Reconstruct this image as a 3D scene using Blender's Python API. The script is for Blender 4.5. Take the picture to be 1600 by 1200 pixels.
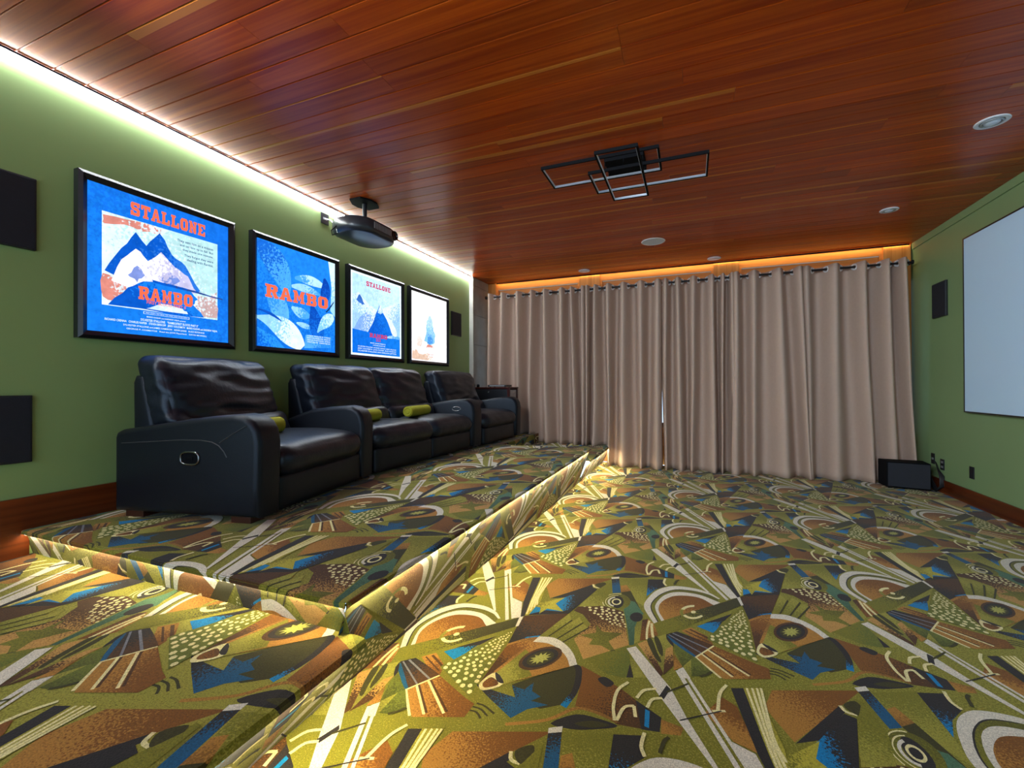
import bpy, bmesh, math, random
from mathutils import Vector, Matrix, noise
from mathutils.geometry import tessellate_polygon

for o in list(bpy.data.objects): bpy.data.objects.remove(o, do_unlink=True)
scene = bpy.context.scene
COL = scene.collection
PI = math.pi

# ------------------------------------------------------------------ camera
cam_d = bpy.data.cameras.new('camera'); cam = bpy.data.objects.new('camera', cam_d); COL.objects.link(cam)
cam_d.sensor_fit = 'HORIZONTAL'; cam_d.sensor_width = 36.0; cam_d.lens = 698.823/1600*36
cam_d.clip_start = 0.05; cam_d.clip_end = 200
_r = Vector((0.9280882, 0.37234691, -0.00317471)); _u = Vector((0.00467831, -0.00313476, 0.99998414)); _f = Vector((-0.37233105, 0.92808833, 0.00465129))
cam.matrix_world = Matrix(((_r.x, _u.x, -_f.x, 3.2), (_r.y, _u.y, -_f.y, 0.0), (_r.z, _u.z, -_f.z, 1.15), (0, 0, 0, 1)))
scene.camera = cam

# ------------------------------------------------------------------ light and exposure
vs = scene.view_settings
vs.view_transform = 'Standard'; vs.look = 'None'; vs.gamma = 1.0; vs.use_curve_mapping = False
vs.exposure = 0.9
world = bpy.data.worlds.new('world'); scene.world = world; world.use_nodes = True
bg = world.node_tree.nodes['Background']
bg.inputs['Color'].default_value = (0.58, 0.78, 1.0, 1); bg.inputs['Strength'].default_value = 1.25
LED_WHITE = 40.0      # cove strip along the poster wall
LED_WARM = 10.0       # warm strip above the curtains
LED_STEP = 100.0       # strips under the step nosings
BOX_GLOW = 0.74       # poster light boxes

# fill spots added behind the camera to brighten the room, aimed down it
for _i, (_x, _y, _tx, _ty, _tz, _w) in enumerate(((0.9, 0.5, 3.4, 6.4, 1.3, 105), (1.7, 0.0, 4.6, 6.4, 1.4, 105), (2.4, -0.4, 5.6, 4.6, 1.5, 230))):
    _l = bpy.data.lights.new('fill_spot', 'SPOT'); _l.energy = _w; _l.color = (0.82, 0.91, 1.0); _l.spot_size = math.radians(95); _l.spot_blend = 1.0; _l.shadow_soft_size = 0.12
    _o = bpy.data.objects.new('fill_spot', _l); COL.objects.link(_o); _o.location = (_x, _y, 2.80)
    _o.rotation_euler = Vector((_tx-_x, _ty-_y, _tz-2.80)).to_track_quat('-Z', 'Y').to_euler()

# room sizes (metres): x across from the poster wall, y towards the curtains, z up
XR, YB, H = 5.68, 6.79, 2.85
YF = -2.2
Z1, Z2 = 0.285, 0.42           # landing and platform levels
XS = 2.118                     # nose of the long step

# ------------------------------------------------------------------ materials
def srgb(r, g, b):
    f = lambda c: (c/255/12.92) if c <= 10 else ((c/255+0.055)/1.055)**2.4
    return (f(r), f(g), f(b), 1.0)
MATS = {}
def nodes_of(m):
    m.use_nodes = True
    nt = m.node_tree
    return nt, nt.nodes, nt.links, nt.nodes['Principled BSDF']
def mat(name, col, rough=0.5, metal=0.0, spec=0.5, var=0.0, vscale=6.0, bump=0.0, bscale=60.0, emit=None, estr=0.0, coat=0.0):
    m = bpy.data.materials.new(name); nt, N, L, p = nodes_of(m)
    p.inputs['Roughness'].default_value = rough; p.inputs['Metallic'].default_value = metal
    p.inputs['Specular IOR Level'].default_value = spec; p.inputs['Base Color'].default_value = col
    p.inputs['Coat Weight'].default_value = coat
    if emit:
        p.inputs['Emission Color'].default_value = emit; p.inputs['Emission Strength'].default_value = estr
    tc = N.new('ShaderNodeTexCoord')
    nz = N.new('ShaderNodeTexNoise'); nz.inputs['Scale'].default_value = vscale; nz.inputs['Detail'].default_value = 4
    L.new(tc.outputs['Object'], nz.inputs['Vector'])
    mx = N.new('ShaderNodeMix'); mx.data_type = 'RGBA'
    mx.inputs['A'].default_value = tuple(c*(1-var) for c in col[:3])+(1,); mx.inputs['B'].default_value = tuple(min(1, c*(1+var)) for c in col[:3])+(1,)
    L.new(nz.outputs['Fac'], mx.inputs['Factor']); L.new(mx.outputs['Result'], p.inputs['Base Color'])
    if bump:
        n2 = N.new('ShaderNodeTexNoise'); n2.inputs['Scale'].default_value = bscale; n2.inputs['Detail'].default_value = 3
        L.new(tc.outputs['Object'], n2.inputs['Vector'])
        bp = N.new('ShaderNodeBump'); bp.inputs['Strength'].default_value = bump; bp.inputs['Distance'].default_value = 0.004
        L.new(n2.outputs['Fac'], bp.inputs['Height']); L.new(bp.outputs['Normal'], p.inputs['Normal'])
    MATS[name] = m
    return m
def emis(name, col, strength):
    m = bpy.data.materials.new(name); nt, N, L, p = nodes_of(m)
    N.remove(p); e = N.new('ShaderNodeEmission'); e.inputs['Color'].default_value = col; e.inputs['Strength'].default_value = strength
    L.new(e.outputs[0], N['Material Output'].inputs['Surface']); MATS[name] = m
    return m
def wood(name, dark, light, axis, rough=0.35, scale=1.0, per_object=False, edge=None, spec=0.25, coat=0.0):
    """streaky timber: grain runs along axis (0 x, 1 y, 2 z)"""
    m = bpy.data.materials.new(name); nt, N, L, p = nodes_of(m)
    geo = N.new('ShaderNodeNewGeometry'); mp = N.new('ShaderNodeMapping')
    s = [34*scale]*3; s[axis] = 0.9*scale; mp.inputs['Scale'].default_value = s
    src = geo.outputs['Position']
    oi = N.new('ShaderNodeObjectInfo')
    if per_object:
        cb = N.new('ShaderNodeVectorMath'); cb.operation = 'SCALE'; cb.inputs[0].default_value = (37, 53, 11)
        L.new(oi.outputs['Random'], cb.inputs['Scale'])
        ad = N.new('ShaderNodeVectorMath'); L.new(src, ad.inputs[0]); L.new(cb.outputs[0], ad.inputs[1]); src = ad.outputs[0]
    L.new(src, mp.inputs['Vector'])
    n1 = N.new('ShaderNodeTexNoise'); n1.inputs['Scale'].default_value = 1.0; n1.inputs['Detail'].default_value = 6; n1.inputs['Distortion'].default_value = 0.6
    L.new(mp.outputs[0], n1.inputs['Vector'])
    rp = N.new('ShaderNodeValToRGB'); rp.color_ramp.elements[0].position = 0.3; rp.color_ramp.elements[1].position = 0.72
    rp.color_ramp.elements[0].color = dark; rp.color_ramp.elements[1].color = light
    L.new(n1.outputs['Fac'], rp.inputs['Fac']); out = rp.outputs['Color']
    if per_object:
        hs = N.new('ShaderNodeHueSaturation'); mr = N.new('ShaderNodeMapRange'); mr.inputs['To Min'].default_value = 0.80; mr.inputs['To Max'].default_value = 1.2
        L.new(oi.outputs['Random'], mr.inputs['Value']); L.new(mr.outputs[0], hs.inputs['Value']); L.new(out, hs.inputs['Color']); out = hs.outputs['Color']
    if edge:
        # pale sapwood along one edge of some boards
        tc = N.new('ShaderNodeTexCoord'); sp = N.new('ShaderNodeSeparateXYZ'); L.new(tc.outputs['Object'], sp.inputs[0])
        fr = N.new('ShaderNodeMath'); fr.operation = 'MULTIPLY'; fr.inputs[1].default_value = 7.13; L.new(oi.outputs['Random'], fr.inputs[0])
        f2 = N.new('ShaderNodeMath'); f2.operation = 'FRACT'; L.new(fr.outputs[0], f2.inputs[0])
        th = N.new('ShaderNodeMapRange'); th.inputs['From Min'].default_value = 0.66; th.inputs['From Max'].default_value = 1.0
        th.inputs['To Min'].default_value = 0.0; th.inputs['To Max'].default_value = 0.055; L.new(f2.outputs[0], th.inputs['Value'])
        wv = N.new('ShaderNodeTexNoise'); wv.inputs['Scale'].default_value = 0.5; wv.inputs['Detail'].default_value = 2
        ws = N.new('ShaderNodeVectorMath'); ws.operation = 'MULTIPLY'; ws.inputs[1].default_value = (1, 0, 0); L.new(src, ws.inputs[0]); L.new(ws.outputs[0], wv.inputs['Vector'])
        wm = N.new('ShaderNodeMath'); wm.operation = 'MULTIPLY'; L.new(wv.outputs['Fac'], wm.inputs[0]); L.new(th.outputs[0], wm.inputs[1])
        w2 = N.new('ShaderNodeMath'); w2.operation = 'MULTIPLY'; w2.inputs[1].default_value = 1.6; L.new(wm.outputs[0], w2.inputs[0])
        lt = N.new('ShaderNodeMath'); lt.operation = 'LESS_THAN'; L.new(sp.outputs['Y'], lt.inputs[0]); L.new(w2.outputs[0], lt.inputs[1])
        mx = N.new('ShaderNodeMix'); mx.data_type = 'RGBA'; mx.inputs['B'].default_value = edge
        L.new(lt.outputs[0], mx.inputs['Factor']); L.new(out, mx.inputs['A']); out = mx.outputs['Result']
    L.new(out, p.inputs['Base Color'])
    p.inputs['Roughness'].default_value = rough; p.inputs['Specular IOR Level'].default_value = spec
    p.inputs['Coat Weight'].default_value = coat; p.inputs['Coat Roughness'].default_value = 0.25
    MATS[name] = m
    return m
def print_material(name, emission=None):
    """two colours per face, blended by a stippled gradient (woven or printed)"""
    m = bpy.data.materials.new(name); nt, N, L, p = nodes_of(m)
    def at(n):
        a = N.new('ShaderNodeAttribute'); a.attribute_name = n; return a
    a, b, t = at('ca'), at('cb'), at('tt')
    geo = N.new('ShaderNodeNewGeometry')
    nz = N.new('ShaderNodeTexNoise'); nz.inputs['Scale'].default_value = 150 if not emission else 60; nz.inputs['Detail'].default_value = 2
    L.new(geo.outputs['Position'], nz.inputs['Vector'])
    c = N.new('ShaderNodeMath'); c.operation = 'MULTIPLY_ADD'; c.inputs[1].default_value = 2.2; c.inputs[2].default_value = -0.6; L.new(nz.outputs['Fac'], c.inputs[0])
    d = N.new('ShaderNodeMath'); d.operation = 'SUBTRACT'; L.new(t.outputs['Fac'], d.inputs[0]); L.new(c.outputs[0], d.inputs[1])
    e = N.new('ShaderNodeMapRange'); e.inputs['From Min'].default_value = -0.14; e.inputs['From Max'].default_value = 0.14; L.new(d.outputs[0], e.inputs['Value'])
    mx = N.new('ShaderNodeMix'); mx.data_type = 'RGBA'; L.new(e.outputs[0], mx.inputs['Factor']); L.new(a.outputs['Color'], mx.inputs['A']); L.new(b.outputs['Color'], mx.inputs['B'])
    n2 = N.new('ShaderNodeTexNoise'); n2.inputs['Scale'].default_value = 260 if not emission else 25; n2.inputs['Detail'].default_value = 3; L.new(geo.outputs['Position'], n2.inputs['Vector'])
    r2 = N.new('ShaderNodeMapRange'); r2.inputs['From Min'].default_value = 0.3; r2.inputs['From Max'].default_value = 0.7
    r2.inputs['To Min'].default_value = 0.62 if not emission else 0.85; r2.inputs['To Max'].default_value = 1.28 if not emission else 1.12; L.new(n2.outputs['Fac'], r2.inputs['Value'])
    sc = N.new('ShaderNodeVectorMath'); sc.operation = 'SCALE'; L.new(mx.outputs['Result'], sc.inputs[0]); L.new(r2.outputs[0], sc.inputs['Scale'])
    if emission:
        N.remove(p); em = N.new('ShaderNodeEmission'); em.inputs['Strength'].default_value = emission
        L.new(sc.outputs[0], em.inputs['Color']); L.new(em.outputs[0], N['Material Output'].inputs['Surface'])
    else:
        L.new(sc.outputs[0], p.inputs['Base Color']); p.inputs['Roughness'].default_value = 0.95; p.inputs['Specular IOR Level'].default_value = 0.15
        p.inputs['Sheen Weight'].default_value = 0.1
        bp = N.new('ShaderNodeBump'); bp.inputs['Strength'].default_value = 0.35; bp.inputs['Distance'].default_value = 0.004
        L.new(n2.outputs['Fac'], bp.inputs['Height']); L.new(bp.outputs['Normal'], p.inputs['Normal'])
    MATS[name] = m
    return m

mat('green_paint', srgb(144, 172, 106), 0.55, var=0.05, vscale=2.5, bump=0.08, bscale=180)
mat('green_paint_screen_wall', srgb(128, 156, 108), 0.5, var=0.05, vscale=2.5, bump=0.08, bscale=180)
wood('plank_timber', srgb(150, 46, 4), srgb(196, 86, 12), 0, 0.29, 1.0, True, srgb(196, 112, 40), spec=0.25, coat=0.0)
wood('fir_timber', srgb(186, 112, 46), srgb(224, 150, 76), 0, 0.45, 0.6)
wood('fir_timber_post', srgb(186, 112, 46), srgb(224, 150, 76), 2, 0.45, 0.6)
wood('base_timber', srgb(66, 26, 10), srgb(126, 60, 24), 1, 0.32, 0.45)
wood('dark_cherry', srgb(44, 14, 10), srgb(74, 24, 18), 2, 0.3, 0.8)
mat('subfloor', srgb(70, 60, 50), 0.9)
mat('soffit', srgb(40, 28, 22), 0.9)
mat('black_leather', (0.006, 0.008, 0.015, 1), 0.36, spec=0.5, var=0.25, vscale=9, bump=0.35, bscale=45)
mat('black_leather_smooth', (0.005, 0.006, 0.010, 1), 0.42, spec=0.38, var=0.2, vscale=9, bump=0.12, bscale=160)
for _n in ('black_leather', 'black_leather_smooth'): MATS[_n].node_tree.nodes['Principled BSDF'].inputs['Specular Tint'].default_value = (0.78, 0.88, 1.0, 1)
mat('seam_leather', (0.035, 0.036, 0.042, 1), 0.4)
mat('lime_velvet', srgb(160, 160, 46), 0.85, spec=0.2, var=0.15, vscale=14, bump=0.3, bscale=90)
mat('foot_wood', srgb(66, 30, 18), 0.4, var=0.2)
mat('black_frame', (0.008, 0.009, 0.012, 1), 0.3, var=0.1)
mat('black_plastic', (0.012, 0.013, 0.016, 1), 0.38, var=0.1)
mat('black_satin', (0.005, 0.0055, 0.007, 1), 0.7, spec=0.06, var=0.1)
mat('grille_cloth', (0.010, 0.012, 0.020, 1), 0.75, var=0.2, vscale=40, bump=0.2, bscale=400)
mat('chrome', (0.75, 0.75, 0.76, 1), 0.18, metal=1.0)
mat('nickel', (0.9, 0.9, 0.92, 1), 0.35, metal=0.55)
mat('dark_chrome', (0.22, 0.22, 0.23, 1), 0.25, metal=1.0)
mat('white_plastic', (0.80, 0.82, 0.86, 1), 0.4, var=0.03)
mat('grey_metal', (0.42, 0.44, 0.46, 1), 0.38, metal=0.6, var=0.1)
mat('light_grille', (0.78, 0.85, 0.97, 1), 0.6, var=0.05, vscale=80)
mat('curtain_fabric', srgb(190, 166, 150), 0.9, spec=0.15, var=0.06, vscale=30, bump=0.25, bscale=500)
mat('concrete_tile', srgb(150, 142, 130), 0.75, var=0.28, vscale=7, bump=0.3, bscale=25)
mat('pale_edge', srgb(214, 212, 202), 0.6, var=0.1, vscale=12)
mat('screen_blue_cast', (0.56, 0.78, 1.0, 1), 0.75, spec=0.2, var=0.01)  # bluish light on the white canvas is put into its base colour
mat('window_frame_paint', srgb(150, 100, 55), 0.5, var=0.1)
mat('rod_metal', (0.02, 0.02, 0.022, 1), 0.35, metal=0.7)
mat('cable_black', (0.012, 0.012, 0.014, 1), 0.45, var=0.1)
mat('projector_lens', (0.005, 0.006, 0.010, 1), 0.05, spec=0.9)
mat('projector_shell', (0.03, 0.032, 0.038, 1), 0.28, spec=0.6, var=0.1)
mat('projector_side', (0.30, 0.31, 0.33, 1), 0.3, metal=0.5)
m_glass = mat('window_glass', (0.9, 0.95, 1, 1), 0.02); m_glass.node_tree.nodes['Principled BSDF'].inputs['Transmission Weight'].default_value = 1.0
emis('led_white', (0.90, 0.96, 1.0, 1), LED_WHITE)
emis('led_warm', (1.0, 0.73, 0.30, 1), LED_WARM)
emis('led_step', (1.0, 0.88, 0.56, 1), LED_STEP); emis('led_step_low', (1.0, 0.88, 0.56, 1), LED_STEP*0.42)
print_material('carpet_print')
print_material('lightbox_print', BOX_GLOW); print_material('lightbox_print_bright', BOX_GLOW*1.08)
for n, c in (('ink_orange', (236, 104, 72)), ('ink_red', (190, 48, 84)), ('ink_white', (214, 232, 250)), ('ink_navy', (16, 52, 118)), ('ink_rust', (176, 80, 56))):
    emis(n, srgb(*c), BOX_GLOW)

# ------------------------------------------------------------------ object helpers
def link(name, me, m=None, parent=None):
    o = bpy.data.objects.new(name, me); COL.objects.link(o)
    if m is not None and me is not None:
        me.materials.append(MATS[m])
    if parent is not None: o.parent = parent
    return o
def tag(o, label=None, cat=None, group=None, kind=None):
    if label: o['label'] = label
    if cat: o['category'] = cat
    if group: o['group'] = group
    if kind: o['kind'] = kind
    return o
def root(name, loc, rz=0.0, label=None, cat=None, group=None, kind=None):
    o = bpy.data.objects.new(name, None); COL.objects.link(o); o.location = loc; o.rotation_euler = (0, 0, rz); o.empty_display_size = 0.1
    return tag(o, label, cat, group, kind)
class MB:
    def __init__(s): s.v = []; s.f = []
    def add(s, vs, fs):
        b = len(s.v); s.v += [tuple(v) for v in vs]; s.f += [tuple(i+b for i in f) for f in fs]; return s
    def box(s, a, b, c=0.0):
        (x0, y0, z0), (x1, y1, z1) = a, b
        if c <= 0:
            return s.add([(x0,y0,z0),(x1,y0,z0),(x1,y1,z0),(x0,y1,z0),(x0,y0,z1),(x1,y0,z1),(x1,y1,z1),(x0,y1,z1)],
                  [(0,3,2,1),(4,5,6,7),(0,1,5,4),(1,2,6,5),(2,3,7,6),(3,0,4,7)])
        bm = bmesh.new(); bmesh.ops.create_cube(bm, size=1)
        for v in bm.verts: v.co = Vector(((x0+x1)/2+v.co.x*(x1-x0), (y0+y1)/2+v.co.y*(y1-y0), (z0+z1)/2+v.co.z*(z1-z0)))
        bmesh.ops.bevel(bm, geom=bm.edges[:], offset=c, segments=2, profile=0.6, affect='EDGES')
        bm.verts.index_update(); s.add([v.co[:] for v in bm.verts], [[v.index for v in f.verts] for f in bm.faces]); bm.free(); return s
    def prism(s, pts, y0, y1, ax='y'):
        n = len(pts)
        def P(p, t): return (p[0], t, p[1]) if ax == 'y' else ((t, p[0], p[1]) if ax == 'x' else (p[0], p[1], t))
        return s.add([P(p, y0) for p in pts]+[P(p, y1) for p in pts],
              [tuple(range(n))[::-1], tuple(range(n, 2*n))]+[(i, (i+1) % n, (i+1) % n+n, i+n) for i in range(n)])
    def tube(s, pts, r, n=8, closed=False, caps=True):
        pts = [Vector(p) for p in pts]; rings = []; N_ = len(pts); up = None
        for i, p in enumerate(pts):
            a = pts[(i-1) % N_] if (closed or i > 0) else p; b = pts[(i+1) % N_] if (closed or i < N_-1) else p
            d = (b-a).normalized()
            if up is None:
                up = d.cross(Vector((0, 0, 1)));
                if up.length < 1e-3: up = d.cross(Vector((1, 0, 0)))
                up.normalize()
            up = (up-d*up.dot(d)).normalized(); w = d.cross(up)
            rr = r[i] if isinstance(r, (list, tuple)) else r
            rings.append([p+(up*math.cos(2*PI*k/n)+w*math.sin(2*PI*k/n))*rr for k in range(n)])
        vs = [v for q in rings for v in q]; fs = []
        for i in range(N_ if closed else N_-1):
            j = (i+1) % N_
            fs += [(i*n+k, i*n+(k+1) % n, j*n+(k+1) % n, j*n+k) for k in range(n)]
        if caps and not closed: fs += [tuple(range(n))[::-1], tuple((N_-1)*n+k for k in range(n))]
        return s.add(vs, fs)
    def lathe(s, prof, c, n=28, axis='z', sx=1.0):
        """prof: (radius, height) pairs"""
        vs = []
        for r, h in prof:
            for k in range(n):
                a = 2*PI*k/n; q = (r*math.cos(a)*sx, r*math.sin(a), h)
                if axis == 'x': q = (h, r*math.cos(a)*sx, r*math.sin(a))
                if axis == 'y': q = (r*math.cos(a)*sx, h, r*math.sin(a))
                vs.append((c[0]+q[0], c[1]+q[1], c[2]+q[2]))
        m_ = len(prof); fs = [(i*n+k, i*n+(k+1) % n, (i+1)*n+(k+1) % n, (i+1)*n+k) for i in range(m_-1) for k in range(n)]
        fs += [tuple(range(n))[::-1], tuple((m_-1)*n+k for k in range(n))]
        return s.add(vs, fs)
    def map(s, fn): s.v = [tuple(fn(Vector(v))) for v in s.v]; return s
    def build(s, name, m, parent=None, smooth=None):
        me = bpy.data.meshes.new(name); me.from_pydata(s.v, [], s.f)
        bm = bmesh.new(); bm.from_mesh(me); bmesh.ops.recalc_face_normals(bm, faces=bm.faces[:]); bm.to_mesh(me); bm.free()
        if smooth is not None:
            me.shade_smooth(); me.set_sharp_from_angle(angle=math.radians(smooth))
        me.update()
        return link(name, me, m, parent)
def struct(o, label=None):
    o['kind'] = 'structure'
    if label: o['label'] = label
    return o
def copy_tree(o, parent=None):
    c = o.copy(); COL.objects.link(c); c.parent = parent
    for ch in list(o.children): copy_tree(ch, c)
    return c

# rounded, puffed cushion: unit cube grid -> rounded box -> bulge -> optional wrinkles
def cushion(w, d, h, r, puff=(0, 0, 0), n=14, wr=0.0, seed=0.0, wscale=(5, 5, 5)):
    vs = {}; V_ = []; F_ = []
    def idx(a, b, c):
        k = (a, b, c)
        if k not in vs:
            u = Vector((2*a/n-1, 2*b/n-1, 2*c/n-1))
            # concentrate grid lines towards the borders
            e = Vector([math.copysign(1-(1-abs(q))**1.5, q) for q in u])
            half = Vector((w/2, d/2, h/2)); p = Vector((e.x*half.x, e.y*half.y, e.z*half.z))
            inner = Vector([max(-(hh-r), min(hh-r, pp)) for hh, pp in zip(half, p)])
            dv = p-inner
            if dv.length > 1e-9: p = inner+dv.normalized()*min(r, dv.length if sum(abs(q) > 1e-9 for q in dv) == 1 else r)
            bx, by, bz = (1-e.x**2), (1-e.y**2), (1-e.z**2)
            p.x += math.copysign(puff[0]*by*bz, e.x)*abs(e.x); p.y += math.copysign(puff[1]*bx*bz, e.y)*abs(e.y); p.z += math.copysign(puff[2]*bx*by, e.z)*abs(e.z)
            if wr:
                q = Vector((p.x*wscale[0], p.y*wscale[1], p.z*wscale[2]))+Vector((seed, seed*1.7, 3.1))
                k1 = noise.noise(q); k2 = noise.noise(q*2.3)
                dn = Vector((e.x**5, e.y**5, e.z**5))
                if dn.length > 1e-6: p += dn.normalized()*wr*(0.25+0.75*max(0.0, e.x))*((1-abs(k1)*2.2)*0.7+k2*0.6)
            vs[k] = len(V_); V_.append(p)
        return vs[k]
    for i in range(n):
        for j in range(n):
            for c, fl in ((0, True), (n, False)):
                for q in ([idx(i,j,c), idx(i+1,j,c), idx(i+1,j+1,c), idx(i,j+1,c)], [idx(i,c,j), idx(i,c,j+1), idx(i+1,c,j+1), idx(i+1,c,j)], [idx(c,i,j), idx(c,i+1,j), idx(c,i+1,j+1), idx(c,i,j+1)]):
                    F_.append(tuple(q[::-1]) if fl else tuple(q))
    b = MB(); b.v = V_; b.f = F_
    return b
# side profile (p, z) extruded across q with rounded edges
def padded_slab(prof, q0, q1, r, seg=4):
    n = len(prof); P_ = [Vector((p[0], p[1])) for p in prof]
    area = sum(P_[i].x*P_[(i+1) % n].y-P_[(i+1) % n].x*P_[i].y for i in range(n))
    nor = []
    for i in range(n):
        a = (P_[i]-P_[i-1]).normalized(); b = (P_[(i+1) % n]-P_[i]).normalized(); t = (a+b)
        t = t.normalized() if t.length > 1e-6 else a
        k = Vector((t.y, -t.x))*(1 if area > 0 else -1); nor.append(k/max(0.5, a.dot(t)))
    layers = []
    for k in range(seg+1):
        a = PI/2*k/seg; layers.append((q0+r*(1-math.sin(a)), r*(1-math.cos(a)) if False else r*(1-math.sin(PI/2-(PI/2-a)))))
    layers = [(q0+r*(1-math.cos(PI/2*k/seg)), r*(1-math.sin(PI/2*k/seg))) for k in range(seg+1)]
    layers += [(q1-r*(1-math.cos(PI/2*k/seg)), r*(1-math.sin(PI/2*k/seg))) for k in range(seg, -1, -1)]
    b = MB(); V_ = []
    for q, ins in layers:
        V_ += [(P_[i].x-nor[i].x*ins, q, P_[i].y-nor[i].y*ins) for i in range(n)]
    F_ = [(l*n+i, l*n+(i+1) % n, (l+1)*n+(i+1) % n, (l+1)*n+i) for l in range(len(layers)-1) for i in range(n)]
    F_ += [tuple(range(n))[::-1], tuple((len(layers)-1)*n+i for i in range(n))]
    b.v = V_; b.f = F_
    return b

# ------------------------------------------------------------------ layered print (carpet, posters)
def in_order(tri):
    (a, b, c) = tri
    return tri if (b[0]-a[0])*(c[1]-a[1])-(b[1]-a[1])*(c[0]-a[0]) > 0 else (a, c, b)
def clip_poly(pts, x0, x1, y0, y1):
    for ax, lim, sg in ((0, x0, 1), (0, x1, -1), (1, y0, 1), (1, y1, -1)):
        out = []; n = len(pts)
        for i in range(n):
            p, q = pts[i], pts[(i+1) % n]; a = (p[ax]-lim)*sg; b = (q[ax]-lim)*sg
            if a >= 0: out.append(p)
            if (a > 0 > b) or (a < 0 < b):
                t = a/(a-b); out.append((p[0]+(q[0]-p[0])*t, p[1]+(q[1]-p[1])*t))
        pts = out
        if len(pts) < 3: return []
    return pts
class PrintMesh:
    """flat faces carrying two colours and a blend value; layers lie a hair above each other"""
    def __init__(s): s.v = []; s.f = []; s.a = []; s.b = []; s.t = []
    def face(s, pts3, ca, cb, tt):
        b = len(s.v); s.v += pts3; s.f.append(tuple(range(b, b+len(pts3)))); s.a += [ca]*len(pts3); s.b += [cb]*len(pts3); s.t += tt
    def build(s, name, m, parent=None):
        me = bpy.data.meshes.new(name); me.from_pydata(s.v, [], s.f)
        for nm, data in (('ca', s.a), ('cb', s.b)):
            at = me.attributes.new(nm, 'FLOAT_COLOR', 'CORNER'); at.data.foreach_set('color', [c for q in data for c in q])
        at = me.attributes.new('tt', 'FLOAT', 'CORNER'); at.data.foreach_set('value', s.t)
        me.update()
        return link(name, me, m, parent)
CARPET = {'o': (116,112,26), 'l': (146,140,50), 'g': (98,104,32), 'k': (40,35,34), 'n': (76,47,19), 'b': (120,74,20), 't': (164,115,44), 'w': (208,200,182),
          'c': (222,210,150), 'u': (0,118,172), 'e': (74,110,82), 'y': (170,160,50), 'd': (58,54,18), 's': (180,136,68), 'v': (20,80,116), 'a': (114,114,122), 'i': (162,160,76)}
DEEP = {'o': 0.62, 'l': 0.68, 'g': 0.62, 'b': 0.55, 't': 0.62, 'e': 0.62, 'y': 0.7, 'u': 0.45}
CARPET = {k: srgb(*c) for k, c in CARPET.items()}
CARPET.update({k.upper(): tuple(c*f for c in CARPET[k][:3])+(1.0,) for k, f in DEEP.items()})
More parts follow.
